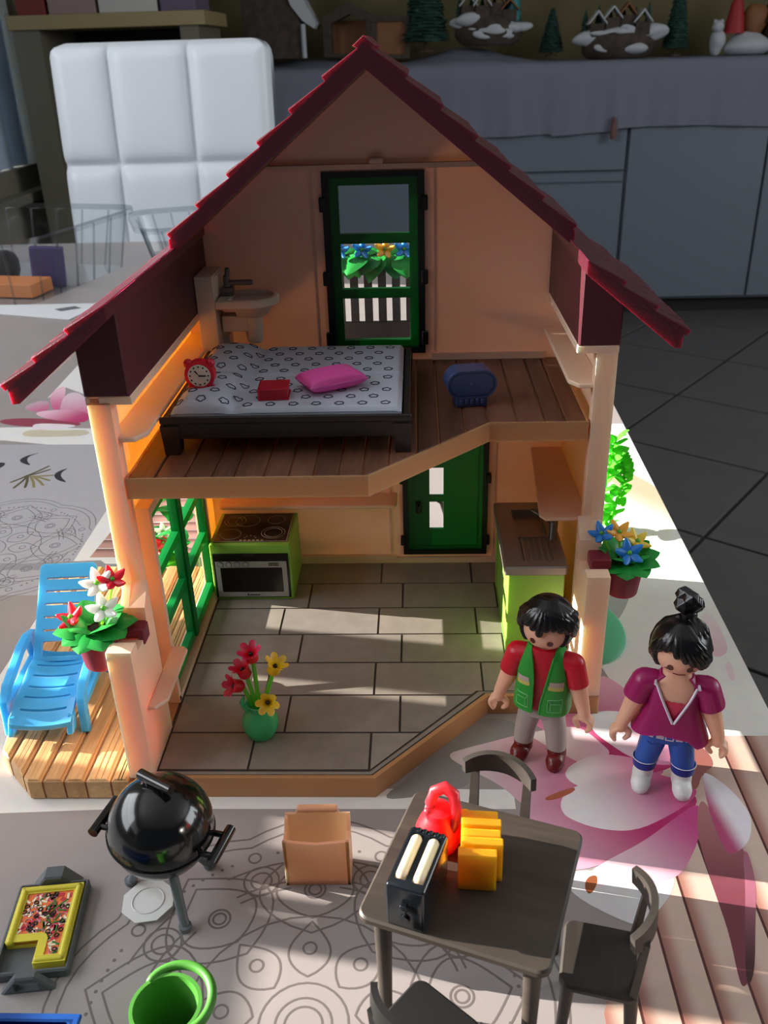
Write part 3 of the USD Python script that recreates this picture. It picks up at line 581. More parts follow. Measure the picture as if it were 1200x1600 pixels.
# side walls: low parapet in front with a notch for the flower pot, wall with the door behind
def side_wall(y0, mir):
    f = (lambda m: mirx(m, XC)) if mir else (lambda m: m)
    n = 'side_wall'
    pts = [(y0, .91), (y0, 6.43), (y0+.62, 6.43), (y0+.72, 6.02), (y0+1.95, 6.02), (y0+2.05, 6.9), (y0+2.6, 7.5), (y0+2.77, 8.6), (y0+2.77, 14.47), (15.8, 14.47), (15.8, .91)]
    P = Polygon(pts)
    if not mir: P = P.difference(sbox(4.5, 1.15, 13.0, 9.35))
    outer = prism(P, .12, .42, 'x')
    front = prism([(y0, .91), (y0, 6.43), (y0+.62, 6.43), (y0+.72, 6.02), (y0+1.95, 6.02), (y0+2.05, 6.9), (y0+2.77, 7.6), (y0+2.77, .91)], .2, .98, 'x')
    pil = cprism([(.0, y0+2.77), (.76, y0+2.77), (.76, y0+3.35), (.0, y0+3.35)], 6.3, 14.3, .04, 'z')
    w = part(hs, n, f(union(outer, front, pil)), m_ivs, 30, label='ivory side wall with a low parapet in front', **W)
    part(w, 'wall_ledge', f(chbox(-.02, 1.47, y0+2.77, 15.6, 14.2, 14.47, .04)), m_ivs, False, **W)
    sh = Polygon([(.42, y0+2.95), (1.3, y0+2.95), (1.62, y0+3.5), (1.62, 15.3), (.42, 15.3)]).buffer(-.15).buffer(.15)
    part(w, 'wall_shelf', f(cprism(sh.convex_hull, 12.8, 12.98, .04)), m_ivs, 30, **W)
    return w
wl_ = side_wall(0, False); wr_ = side_wall(4.61, True)
part(wl_, 'corner_shelf', cprism(Polygon([(.98, .6), (1.25, .6), (1.62, 1.1), (1.62, 4.1), (1.45, 4.3), (.98, 4.3)]), 3.5, 3.66, .04), m_iv, 30, **W)
part(wl_, 'door_jamb', cat(box(.3, .95, 4.22, 4.5, .91, 9.7), box(.3, .7, 12.95, 13.2, .91, 9.7), box(.3, .95, 4.5, 12.95, 9.35, 9.7)), m_iv, False, **W)
part(wl_, 'door_sill', box(.3, .95, 4.3, 15.3, .88, 1.14), m_iv, False, **W)
part(wr_, 'wall_shelf', cprism(Polygon([(15.55, 8.4), (15.75, 8.05), (17.45, 8.05), (17.45, 15.35), (16.0, 15.35)]), 7.0, 7.16, .04), m_iv, 30, **W)
# back wall with two openings
bw = Polygon([(.3, .91), (17.6, .91), (17.6, 14.4), (16.45, 14.4), (16.45, 17.5), (8.95, 23.7), (1.45, 17.5), (1.45, 14.4), (.3, 14.4)]).difference(sbox(6.72, 11.9, 11.02, 19.68)).difference(sbox(9.86, 1.4, 14.02, 10.1))
wb = part(hs, 'back_wall', prism(bw, 15.39, 15.75, 'y'), m_ivb, False, **W)
part(wb, 'gable_beam', cat(box(4.5, 13.4, 15.0, 15.39, 19.78, 19.98), rbox(8.75, 9.35, 14.98, 15.39, 19.98, 20.22, .06)), m_iv, False, **W)
for a, b, h in ((.45, 9.5, 1.34), (9.5, 14.3, 1.2), (14.3, 17.2, 1.34)): part(wb, 'skirting', box(a, b, 15.2, 15.39, .91, h), m_iv, False, **W)
for a, b in ((1.5, 6.4), (11.3, 16.4)): part(wb, 'skirting', box(a, b, 15.25, 15.39, 11.55, 11.85), m_iv, False, **W)
for x in (6.2, 11.42): part(wb, 'wall_strip', box(x, x+.12, 15.33, 15.39, 11.9, 19.78), m_iv, False, **W)
part(wb, 'wall_shelf', cprism(rrect(.97, 9.6, 14.0, 15.6, .25), 4.62, 4.8, .05), m_iv, 30, **W)
for x in (9.3, 14.45): part(wb, 'wall_strip', box(x-.1, x, 15.33, 15.39, 1.4, 10.4), m_iv, False, **W)
# upstairs glass door
gd = part(hs, 'balcony_door', prism(sbox(6.72, 11.9, 11.02, 19.68).difference(sbox(7.0, 12.15, 10.74, 19.45)), 15.2, 15.8, 'y'), m_black, False, label='black frame of the upstairs glass door', **W)
part(gd, 'door_leaf', prism(sbox(7.0, 12.15, 10.74, 19.45).difference(unary_union([sbox(7.4, 12.5, 10.36, 14.4), sbox(7.4, 14.8, 10.36, 16.75), sbox(7.4, 17.15, 10.36, 19.13)])), 15.3, 15.62, 'y'), m_green, False, label='green glazed door leaf', **W)
for a, b in ((12.5, 14.4), (14.8, 16.75), (17.15, 19.13)): part(gd, 'glass_pane', box(7.38, 10.38, 15.44, 15.48, a, b), m_glass, False, **W)
for x, z in [(x, z) for x in (6.72, 11.02) for z in (12.6, 15.3, 18.4)]: part(gd, 'hinge', rbox(x-.14, x+.14, 15.1, 15.39, z-.3, z+.3, .05), m_black, 30, **W)
# kitchen door
kd = part(hs, 'kitchen_door', prism(sbox(9.86, 1.4, 14.02, 10.1).difference(sbox(10.12, 1.62, 13.78, 9.9)), 15.2, 15.8, 'y'), m_black, False, label='black frame of the green kitchen door', **W)
hole = unary_union([sbox(11.17, 2.73, 11.86, 4.31), sbox(11.17, 4.59, 11.86, 6.14)])
part(kd, 'door_leaf', prism(sbox(10.12, 1.62, 13.78, 9.9).difference(hole), 15.32, 15.6, 'y'), m_green, False, label='green door leaf with two small panes', **W)
part(kd, 'moulding', prism(sbox(10.3, 1.8, 13.6, 9.7).difference(sbox(10.36, 1.86, 13.54, 9.64)), 15.29, 15.33, 'y'), m_green, False, **W)
for a, b in ((2.73, 4.31), (4.59, 6.14)): part(kd, 'glass_pane', box(11.16, 11.87, 15.44, 15.48, a, b), m_glass, False, **W)
part(kd, 'handle', cat(rbox(10.5, 10.78, 15.2, 15.34, 3.7, 4.35, .06), cyl((10.64, 15.0, 4.2), (10.64, 15.3, 4.2), .05), rcyl((10.64, 15.0, 4.2), (10.64, 15.0, 3.85), .06)), m_black, 30, **W)
for x, z in [(x, z) for x in (9.84, 14.04) for z in (2.2, 5.6)]: part(kd, 'hinge', rbox(x-.12, x+.12, 15.1, 15.39, z-.25, z+.25, .05), m_black, 30, **W)
# terrace door in the left wall: two green glazed leaves in a black frame
td = part(hs, 'terrace_door', prism(sbox(4.5, 1.15, 13.0, 9.35).difference(sbox(4.66, 1.3, 12.5, 9.2)), .34, .64, 'x'), m_black, False, label='black frame of the terrace door', **W)
for a, b in ((4.66, 8.38), (8.42, 12.5)):
    lf = sbox(a, 1.3, b, 9.2).difference(unary_union([sbox(a+.34, u, b-.34, v) for u, v in ((1.72, 4.05), (4.45, 6.35), (6.72, 8.85))]))
    part(td, 'door_leaf', prism(lf, .44, .74, 'x'), m_greent, False, label='green glazed terrace door leaf', **W)
    part(td, 'glass_pane', box(.57, .6, a+.3, b-.3, 1.7, 8.9), m_glass, False, **W)
part(td, 'cover_strip', rbox(.74, .86, 8.2, 8.6, 1.35, 9.15, .04), m_greent, 30, **W)
# upper floor with moulded planks
UP = Polygon([(.8, 2.81), (8.99, 2.81), (13.36, 7.42), (17.05, 7.42), (17.05, 15.4), (.8, 15.4)])
uf = part(hs, 'upper_floor', prism(UP, 10.79, 11.45), m_car, False, **W)
m_pk = [wood(f'dark_plank_{k}', a, b, .34, 'y', 150) for k, (a, b) in enumerate((((74, 48, 38), (128, 88, 68)), ((66, 44, 36), (116, 80, 62)), ((80, 52, 42), (136, 94, 74))))]
part(uf, 'edge_trim', prism(UP.difference(UP.buffer(-.07, join_style=2)), 11.45, 11.55), m_car, False, **W)
UI = UP.buffer(-.1, join_style=2); x, k = .92, 0
for w in (.87, 1.02, .92, .75, 1.0, .85, .82, .86, .8, .85, .95, .8, 1.0, .9, 1.1, 1.05, .75, .9, .5):
    q = sbox(x+.03, 0, x+w-.03, 16).intersection(UI)
    if not q.is_empty:
        o = cprism(q, 11.44, 11.55, .035) if q.equals(q.convex_hull) or abs(q.area-q.convex_hull.area) < 1e-6 else prism(q, 11.44, 11.54)
        part(uf, 'floor_plank', o, m_pk[(k*2+k//3) % 3], False, **W); k += 1
    x += w
# knee walls and roof
def knee(y0, mir):
    f = (lambda m: mirx(m, XC)) if mir else (lambda m: m)
    P = Polygon([(-.05, 14.47), (1.43, 14.47), (1.43, 17.35), (-.05, 16.05)])
    part(hs, 'knee_wall', f(cprism(P, y0+2.77, 15.6, .05, 'y')), m_roofd, False, **W)
knee(0, False); knee(4.61, True)
rf = part(hs, 'roof', None or cat(prism([(1.38, 17.44), (8.95, 23.58), (16.52, 17.44), (16.52, 18.0), (8.95, 24.36), (1.38, 18.0)], 10.1, 16.6, 'y')), m_roof, False, label='dark red roof slab', **W)
EV = [(1.55, 17.28), (1.55, 17.72), (-1.9, 15.2), (-1.86, 14.69), (-1.62, 14.71)]
for y0, mir in ((1.6, False), (6.2, True)):
    e = prism(EV, y0, 16.6, 'y'); part(rf, 'eaves', mirx(e, XC) if mir else e, m_roof, False, **W)
rng = random.Random(3)
def roof_tiles(x_lo, x_hi, z_lo, z_hi, nrow, ya, yb, mir):
    sl = math.hypot(x_hi-x_lo, z_hi-z_lo); d = np.array([(x_lo-x_hi)/sl, (z_lo-z_hi)/sl]); nrm = np.array([d[1], -d[0]]) if d[0]*1 > 0 else np.array([d[1], -d[0]])
    nrm = nrm if nrm[1] > 0 else -nrm; L = sl/nrow; ncol = max(1, round((yb-ya)/1.06)); wv = (yb-ya)/ncol
    for r in range(nrow):
        for c in range(-(r % 2), ncol):
            a = max(ya, ya+(c+(.5 if r % 2 else 0))*wv)+.012; b = min(yb, ya+(c+1+(.5 if r % 2 else 0))*wv)-.012
            if b-a < .1: continue
            t0, t1 = r*L-.02, (r+1)*L+.07; h0, h1 = .02, .23+rng.uniform(-.012, .02); j = rng.uniform(-.015, .015); p = []
            for t, h, e in ((t0, h0, 0), (t1, h1-.05, .0), (t1-.04, h1, .03)):
                for y in (a+e, b-e):
                    q = np.array([x_hi, z_hi])+d*(t+j)+nrm*h; p.append((q[0], y, q[1]))
            for t in (t0, t1):
                for y in (a, b): q = np.array([x_hi, z_hi])+d*(t+j)+nrm*(-.02); p.append((q[0], y, q[1]))
            m = hullpts(p); part(rf, 'roof_tile', mirx(m, XC) if mir else m, m_roof, False, **W)
for mir, ye in ((False, 1.6), (True, 6.2)):
    roof_tiles(1.5, 8.86, 18.1, 24.28, 6, 10.1, 16.6, mir)
    roof_tiles(-1.95, 1.5, 15.18, 17.7, 3, ye, 16.6, mir)
part(rf, 'ridge_tile', cprism([(8.55, 24.28), (8.95, 24.6), (9.35, 24.28), (8.95, 24.1)], 10.12, 16.6, .02, 'y'), m_roof, False, **W)
# balcony behind the upstairs door
part(hs, 'balcony_floor', box(6.0, 11.8, 15.75, 18.3, 11.2, 11.5), m_roofd, False, **W)
m_rail = pl('railing_grey', (70, 72, 76), .5)
bal = part(hs, 'balcony_railing', cat(box(6.0, 11.8, 17.95, 18.2, 11.5, 12.6), box(6.0, 11.8, 17.95, 18.2, 15.1, 15.4)), m_rail, False, label='grey balcony railing', **W)
for k in range(9):
    x = 6.1+k*.655; part(bal, 'rail_slat', box(x+.12, x+.5, 18.0, 18.15, 12.5, 15.2), m_rail, False, **W)

# ---------------------------------------------------------------- wooden terrace deck at the left
m_dk = [wood(f'deck_plank_{k}', a, b, .5, 'y', 140, bump=.6) for k, (a, b) in enumerate((((168, 118, 70), (224, 178, 122)), ((160, 110, 66), (216, 168, 114)), ((176, 126, 78), (230, 188, 134))))]
dk = thing('terrace_deck', 'moulded wood-plank terrace deck along the left side of the toy house', 'deck', (-3, 7, 0))
DP = Polygon([(.1, -.12), (-3.65, -.15), (-5.25, 1.45), (-7.7, 15.1), (.1, 15.1)])
part(dk, 'deck_base', prism(DP.buffer(-.05, join_style=2), 0, .8), m_car, False, **W)
xs = [.1, -.6, -1.52, -2.31, -3.1, -3.9, -4.72, -5.5, -6.3, -7.1, -7.8]
for k, (b, a) in enumerate(zip(xs, xs[1:])):
    q = sbox(a+.04, -1, b-.04, 16).intersection(DP)
    if q.is_empty: continue
    if q.area > .3:
        part(dk, 'deck_plank', cat(cprism(q, .05 if False else .02, .88, .05), *[cprism(sbox(c-.1, -1, c+.1, 16).intersection(q.buffer(-.04)), .86, .93, .03) for c in (a+.24, (a+b)/2, b-.24) if sbox(c-.1, -1, c+.1, 16).intersection(q.buffer(-.04)).area > .2]), m_dk[(k*2+k//3) % 3], False, **W)

# ================================================================ things inside and around the toy house
m_gw = pl('white_plastic', (226, 226, 224), .4, sss=.2, rad=(1, .9, .8), scale=.001)
# ---------------------------------------------------------------- bed
m_bed = pl('bed_black_brown', (40, 31, 28), .42, bump=.1, bscale=900)
m_mat = pl('mattress_white', (182, 188, 204), .5, bump=.12, bscale=2600)
m_navy = pl('print_navy', (46, 42, 60), .5)
bed = thing('bed', 'dark double bed with flower-printed white mattresses on the upper floor', 'bed', (6.05, 8.7, 11.57))
part(bed, 'bed_frame', cut(rbox(1.72, 10.4, 4.75, 12.75, 12.15, 12.92, .05), box(1.95, 10.17, 4.98, 12.52, 12.5, 13.2)), m_bed, 30, world=True)
part(bed, 'side_rail', rbox(1.66, 10.45, 4.7, 4.85, 12.72, 12.98, .05), m_bed, 30, world=True)
for x in (1.66, 9.8):
    for y in (4.68, 12.15): part(bed, 'leg', hullpts([(x+a, y+b, z) for z, e in ((11.57, .06), (12.66, 0)) for a in (e, .66-e) for b in (e, .64-e)]), m_bed, False, world=True)
def matt(y0, y1):
    def f(u, v):
        x = 2.0+u*8.1; y = y0+v*(y1-y0); ex = min(u, 1-u)*8.1; ey = min(v, 1-v)*(y1-y0)
        rim = .16*(1-min(1, ex/.16))**2+.16*(1-min(1, ey/.16))**2
        bul = .34*math.exp(-(((x-3.0)/1.05)**4))*(1-abs(2*v-1)**6)*min(1, ex/.5); dip = -.12*math.exp(-(((x-4.25)/.22)**2))
        return (x, y, 13.16-rim+bul+dip)
    g = grid(f, 90, 40); b = cat(g, box(2.0, 10.1, y0, y1, 12.52, 12.98)); return b, f
prints = []
for y0, y1 in ((5.02, 8.66), (8.72, 12.48)):
    mm_, f = matt(y0, y1); mt = part(bed, 'mattress', mm_, m_mat, 40, world=True)
    petals = []
    for i in range(10):
        for j in range(5):
            u, v = (i+.5+(.25 if j % 2 else -.2))/10, (j+.6)/5.3
            if not (.02 < u < .97): continue
            c = np.array(f(u, v)); r = .125
            for k in range(5):
                a = 2*PI*k/5+i; P = [(c[0]+r*.75*math.cos(a)+.075*math.cos(a+q), c[1]+r*.75*math.sin(a)+.075*math.sin(a+q)) for q in np.linspace(-1.5, 1.5, 5)]
                pts = []
                for (x, y) in P: pts.append(f((x-2.0)/8.1, min(1, max(0, (y-y0)/(y1-y0)))))
                petals.append(tube(np.array(pts)+[0, 0, .006], .02, 4))
    part(mt, 'flower_print', cat(petals), m_navy, False, kind='stuff', world=True)
m_red = pl('red_plastic', (196, 18, 46), .32, sss=.35, rad=(1, .1, .12), scale=.002)
ck = thing('alarm_clock', 'round red alarm clock with white face on the bed pillow', 'clock', (2.85, 6.55, 13.4))
part(ck, 'case', cat(cyl((0, -.16, .53), (0, .22, .53), .54, seg=32), lathe([(0, 0), (.3, 0), (.3, .14), (0, .14)], 16)), m_red)
for x in (-.4, .4): part(ck, 'bell', sph((x, .02, .93), .17), m_red)
for x in (-.36, .36): part(ck, 'foot', rcyl((x*.7, 0, .2), (x*1.15, 0, .08), .08), m_red)
part(ck, 'dial', cyl((0, -.19, .53), (0, -.15, .53), .41, seg=32), m_gw)
part(ck, 'hour_dots', cat([cyl((.33*math.sin(a), -.197, .53+.33*math.cos(a)), (.33*math.sin(a), -.188, .53+.33*math.cos(a)), .032, seg=8) for a in np.arange(12)*PI/6]), m_black, False)
part(ck, 'clock_hand', hullpts([(x, y, z) for y in (-.205, -.192) for x, z in ((-.02, .5), (.25, .505), (.25, .545), (-.02, .56))]), m_black, False)
part(ck, 'clock_hand', hullpts([(x, y, z) for y in (-.205, -.192) for x, z in ((.02, .5), (-.02, .56), (-.17, .7), (-.12, .73))]), m_black, False)
bk = thing('red_book', 'small plain red book lying on the front mattress', 'book', (5.52, 6.3, 13.165), rz=3)
part(bk, 'cover', cat(rbox(-.55, .55, -.52, .52, 0, .05, .02), rbox(-.55, .55, -.52, .52, .36, .42, .02), rbox(-.55, -.48, -.52, .52, 0, .42, .02)), m_red, 30)
part(bk, 'page_block', box(-.49, .51, -.49, .49, .05, .36), m_red, False)
def pillow_mesh(w, d, h):
    def f(s):
        def g(u, v):
            a, b = 2*u-1, 2*v-1; e = (1-abs(a)**3.5)*(1-abs(b)**3.5); pin = 1-.10*(1-abs(a)**2)*abs(b)**4-.0
            return (a*w/2*(1-.08*(1-b*b)), b*d/2*(1-.08*(1-a*a)), h/2+s*h/2*max(0, e)**.42)
        return g
    t, b = grid(f(1), 30, 30), grid(f(-1), 30, 30); b.invert(); return cat(t, b)
pw = thing('pink_pillow', 'pink moulded throw pillow lying askew on the bed', 'pillow', (7.5, 7.15, 13.17), rz=30)
part(pw, 'cushion', pillow_mesh(2.3, 1.55, .68), pl('pink_plastic', (232, 84, 170), .42, sss=.3, rad=(1, .3, .6), scale=.0015), 60)
part(pw, 'piping', tube([(1.1*math.copysign(abs(math.cos(a))**.3, math.cos(a)), .74*math.copysign(abs(math.sin(a))**.3, math.sin(a)), .34) for a in np.linspace(0, 2*PI, 48, endpoint=False)], .03, 6, True), pl('pink_plastic', (0, 0, 0)))
# radio
m_blue = pl('radio_blue', (62, 76, 122), .38, bump=.08, bscale=900)
rd = thing('radio', 'dark blue oval toy radio standing on the upper floor planks', 'radio', (12.72, 9.55, 11.55), rz=8)
ov = Point(-.42, .92).buffer(.56).union(Point(.42, .92).buffer(.56)).convex_hull
part(rd, 'case', cprism(ov, -.42, .62, .09, 'y'), m_blue, 40)
part(rd, 'speaker_front', prism(ov.difference(ov.buffer(-.07)), -.46, -.4, 'y'), m_blue, 40)
part(rd, 'speaker_cone', cat(cprism(ov.buffer(-.13), -.44, -.38, .02, 'y'), sph((0, -.44, .92), .1, (1, .4, 1))), m_blue, 40)
part(rd, 'foot', rbox(-.62, .62, -.42, .5, 0, .42, .05), m_blue, 30)
for k in range(5): part(rd, 'button', rbox(-.5+k*.21, -.36+k*.21, -.5, -.38, .12, .34, .04), m_blue, 30)
# ---------------------------------------------------------------- washbasin on its wall block
m_ws = pl('washbasin_cream', (232, 216, 200), .36)
wb2 = thing('washbasin', 'cream washbasin on a wall block in the left upstairs corner', 'washbasin', (1.75, 13.9, 11.55))
part(wb2, 'wall_block', cat(rbox(1.44, 2.22, 12.9, 15.0, 11.55, 16.0, .04), rbox(2.2, 2.46, 14.0, 14.8, 11.55, 13.2, .03)), m_ws, 30, world=True)
part(wb2, 'splash_panel', rbox(2.2, 2.28, 13.1, 14.85, 15.1, 15.95, .03), m_ws, 30, world=True)
bo = unary_union([Point(3.65, 13.95).buffer(1.12, quad_segs=12), sbox(2.25, 12.85, 3.6, 15.05)])
bowl_out = trimesh.util.concatenate([])if False else None
rimP = bo; basin = cut(cprism(rimP, 14.62, 14.98, .05), prism(bo.buffer(-.22).intersection(sbox(2.75, 12, 6, 16)), 14.8, 15.2))
under = hullpts([(x, y, 14.65) for x, y in list(bo.buffer(-.15).exterior.coords)]+[(x, y, 14.15) for x, y in list(bo.buffer(-.55).exterior.coords)])
under = cut(under, box(2.2, 3.0, 12, 16, 13.9, 14.45))
part(wb2, 'basin', basin, m_ws, 30, world=True); part(wb2, 'bowl', under, m_ws, 50, world=True)
part(wb2, 'inner_bowl', cprism(bo.buffer(-.23).intersection(sbox(2.78, 12, 6, 16)), 14.7, 14.81, .01), pl('washbasin_inside', (214, 196, 182), .3), 30, world=True)
part(wb2, 'drain_trap', cat(rbox(2.3, 3.4, 13.5, 14.3, 13.5, 14.2, .05), lathe([(0, 12.95), (.3, 12.95), (.36, 13.1), (.42, 14.1), (.46, 14.15), (.46, 14.3), (0, 14.3)], 20, (3.6, 13.9, 0))), m_ws, 30, world=True)
m_steel = pl('dark_steel', (112, 114, 118), .3, metal=.7)
part(wb2, 'tap', cat(rbox(2.36, 2.86, 13.72, 14.16, 14.98, 15.36, .05), rcyl((2.6, 13.94, 15.3), (2.6, 13.94, 15.75), .16, .14), rbox(2.5, 3.7, 13.8, 14.08, 15.42, 15.62, .05), rcyl((2.62, 13.94, 15.7), (2.66, 13.94, 16.05), .09, .11)), m_steel, 30, world=True)
# ---------------------------------------------------------------- stove
m_lime = pl('lime_plastic', (134, 184, 72), .4, sss=.1, rad=(.6, 1, .2), scale=.0015)
m_glassblack = pl('stove_glass', (20, 15, 14), .25); m_silver = pl('stove_silver', (156, 154, 152), .4); m_ink = pl('print_grey', (150, 142, 134), .5)
st = thing('stove', 'lime green toy stove with a black hob against the left back corner', 'stove', (2.8, 13.5, .91))
SB = [.86, 4.66, 11.88, 15.15]
part(st, 'body', rbox(SB[0], SB[1], SB[2], SB[3], .91, 3.9, .07), m_lime, 30, world=True)
hob = part(st, 'hob', rbox(SB[0]+.16, SB[1]-.16, SB[2]+.25, SB[3]-.16, 3.88, 3.93, .015), m_glassblack, 30, world=True)
hx0, hx1, hy0, hy1 = SB[0]+.16, SB[1]-.16, SB[2]+.25, SB[3]-.16
def pring(cx, cy, r, w=.018, sx=1):
    return tube([(cx+r*sx*math.cos(a), cy+r*math.sin(a), 3.933) for a in np.linspace(0, 2*PI, 40, endpoint=False)], w, 4, True)
brd = prism(sbox(hx0, hy0, hx1, hy1).difference(sbox(hx0+.05, hy0+.05, hx1-.05, hy1-.05)), 3.925, 3.94)
part(hob, 'hob_border', brd, m_ink, False, world=True)
for cx, cy, rs in ((1.72, 14.2, (.52, .36)), (1.72, 12.85, (.5,)), (3.72, 14.3, (.42,)), (3.74, 13.0, (.56, .42)), (2.35, 14.2, (.58,))):
    part(hob, 'burner_ring', cat([pring(cx, cy, r) for r in rs]), m_ink, False, world=True)
part(hob, 'touch_keys', cat([box(2.25+k*.2, 2.37+k*.2, 12.2, 12.32, 3.925, 3.94) for k in range(6)]+[cyl((2.72+.26*math.cos(a), 12.5+.2*math.sin(a), 3.925), (2.72+.26*math.cos(a), 12.5+.2*math.sin(a), 3.94), .035, seg=6) for a in np.linspace(0, PI, 5)]), m_ink, False, world=True, kind='stuff')
yf = SB[2]
dr = part(st, 'oven_door', rbox(.98, 4.54, yf-.07, yf+.05, 1.06, 3.44, .03), m_glassblack, 30, world=True, label='black and silver oven door')
part(dr, 'oven_panel', prism(sbox(1.08, 1.12, 4.44, 3.05).difference(sbox(1.3, 1.38, 4.22, 2.72)), yf-.085, yf-.06, 'y'), m_silver, False, world=True)
part(dr, 'oven_window', box(1.3, 4.22, yf-.078, yf-.06, 1.38, 2.72), m_glassblack, False, world=True)
for k in range(4): part(dr, 'oven_knob', cat(tube([(1.32+k*.4+.13*math.cos(a), yf-.09, 2.9+.13*math.sin(a)) for a in np.linspace(0, 2*PI, 20, endpoint=False)], .018, 4, True), cyl((1.32+k*.4, yf-.1, 2.9), (1.32+k*.4, yf-.08, 2.9), .1, seg=14)), m_glassblack if False else m_ink if k > 9 else m_silver, 30, world=True)
for k in range(4): part(dr, 'knob_ring', tube([(1.32+k*.4+.135*math.cos(a), yf-.092, 2.9+.135*math.sin(a)) for a in np.linspace(0, 2*PI, 20, endpoint=False)], .02, 4, True), m_black, False, world=True)
part(dr, 'oven_display', box(3.6, 4.06, yf-.092, yf-.08, 2.82, 2.98), m_black, False, world=True)
part(dr, 'display_digits', cat([box(3.64+k*.11, 3.7+k*.11, yf-.096, yf-.09, 2.86, 2.94) for k in (0, 1, 2, 3)]), m_ink, False, world=True)
part(dr, 'maker_strip', cat([rbox(2.46+k*.075, 2.52+k*.075, yf-.095, yf-.08, 1.19, 1.19+h, .01) for k, h in enumerate((.1, .05, .07, .06, .07, .07, .06, .07))]), m_black, False, world=True, kind='stuff')
part(dr, 'door_grip', rbox(2.5, 3.0, yf-.14, yf-.02, 3.34, 3.46, .04), m_black, 30, world=True)
# ---------------------------------------------------------------- sink unit
m_ss = pl('sink_steel', (150, 146, 142), .38, metal=.55)
sk = thing('sink_unit', 'lime green sink unit with grey steel drainer along the right wall', 'sink', (15.4, 10.4, .91))
part(sk, 'cabinet', cut(rbox(14.3, 16.62, 7.5, 13.2, .91, 4.85, .06), box(14.0, 14.42, 8.0, 12.8, .95, 3.6)), m_lime, 30, world=True)
part(sk, 'side_panel', rbox(14.36, 14.5, 8.05, 12.75, 1.0, 3.55, .03), m_lime, 30, world=True)
tp = cut(cprism(rrect(14.12, 16.72, 7.4, 13.35, .12), 4.82, 5.24, .06), box(14.86, 16.2, 10.1, 12.55, 4.95, 5.5), box(14.92, 16.2, 7.95, 9.95, 5.17, 5.5))
wt = part(sk, 'steel_worktop', tp, m_ss, 30, world=True)
part(wt, 'drainer_ridge', cat(*[rcyl((15.06+k*.25, 8.05, 5.17), (15.06+k*.25, 9.85, 5.17), .07) for k in range(5)]), m_ss, 40, world=True, kind='stuff')
part(wt, 'sink_bowl', cut(rbox(14.82, 16.24, 10.06, 12.6, 4.3, 5.1, .06), rbox(14.9, 16.16, 10.15, 12.5, 4.4, 5.6, .15)), m_ss, 30, world=True)
part(sk, 'tap', cat(rcyl((16.36, 9.75, 5.2), (16.42, 10.0, 5.85), .16), cyl((16.42, 10.0, 5.6), (16.44, 10.05, 6.0), .18, seg=20), rcyl((16.42, 10.05, 5.88), (15.6, 10.75, 6.12), .1)), m_steel, 40, world=True)
# ---------------------------------------------------------------- vase with tulips
m_vase = usdkit.material(stage, '/World/Looks/vase_glass', {'p': ('principled_bsdf', dict(base_color=lin((120, 240, 180)), roughness=.12, transmission_weight=.6, ior=1.4)), 't': ('translucent_bsdf', dict(color=lin((110, 230, 170)))), 'm': ('mix_closure', dict(fac=.3))}, [('p.BSDF', 'm.closure1'), ('t.BSDF', 'm.closure2')], surface='m.closure')
m_stem = pl('stem_green', (84, 186, 52), .4, sss=.4, rad=(.5, 1, .2), scale=.0015); m_yel = pl('yellow_plastic', (244, 184, 28), .35, sss=.35, rad=(1, .6, .1), scale=.0015)
vs = thing('vase', 'translucent green vase standing on the kitchen floor tiles', 'vase', (4.55, 2.35, .91))
part(vs, 'body', lathe([(0, 0), (.42, 0), (.5, .06), (.66, .38), (.7, .66), (.62, .95), (.42, 1.2), (.38, 1.35), (.5, 1.55), (.46, 1.58), (.3, 1.38), (.3, 1.2), (.5, .92), (.58, .66), (.54, .4), (.35, .12), (0, .1)], 40), m_vase, 60)
part(vs, 'handle', tube([(-.36, -.1, 1.2), (-.52, -.1, 1.35), (-.6, -.1, 1.6), (-.5, -.1, 1.85)], [.08, .09, .09, .06], 8), m_vase, True)
def tulip(head, foot, mat, label, axis):
    t = thing('tulip', label, 'flower', foot); h = np.asarray(head, float)-np.asarray(foot, float); a = np.asarray(axis, float); a /= np.linalg.norm(a)
    b = h-a*.42; mid = b*.55+np.array([b[0]*-.1, 0, b[2]*.05])
    part(t, 'stem', tube([np.array([0, 0, 0]), mid*.6, mid, b*.9, b], .085, 8), m_stem, True)
    prof = [(0, -.42), (.14, -.42), (.24, -.3), (.25, -.05), (.28, .1)]; N = 36; pts = []
    for r, z in prof:
        for k in range(N): q = 2*PI*k/N; pts.append((r*math.cos(q), r*math.sin(q), z))
    for k in range(N):
        q = 2*PI*k/N; w = (abs(math.cos(3*q)))**.7; r = .3+.16*w; pts.append((r*math.cos(q), r*math.sin(q), .12+.13*w))
    for r, z in ((.16, .02), (.12, -.2), (0, -.22)):
        for k in range(N): q = 2*PI*k/N; pts.append((r*math.cos(q), r*math.sin(q), z))
    f = []; R = len(pts)//N
    for i in range(R-1):
        for k in range(N): f += [(i*N+k, i*N+(k+1) % N, (i+1)*N+(k+1) % N), (i*N+k, (i+1)*N+(k+1) % N, (i+1)*N+k)]
    m = trimesh.Trimesh(pts, f, process=False); m.apply_transform(trimesh.geometry.align_vectors([0, 0, 1], a)); m.apply_translation(h)
    part(t, 'blossom', m, mat, 60)
    c = sph((0, 0, -.02), .09, sub=1); c.apply_transform(trimesh.geometry.align_vectors([0, 0, 1], a)); c.apply_translation(h); part(t, 'pistil', c, m_black)
tulip((4.48, 2.3, 4.72), (4.58, 2.35, 1.35), m_red, 'tallest red tulip in the green vase', (-.1, -.3, 1))
tulip((4.1, 2.35, 4.0), (4.5, 2.42, 1.35), m_red, 'middle red tulip in the green vase', (-.35, -.1, 1))
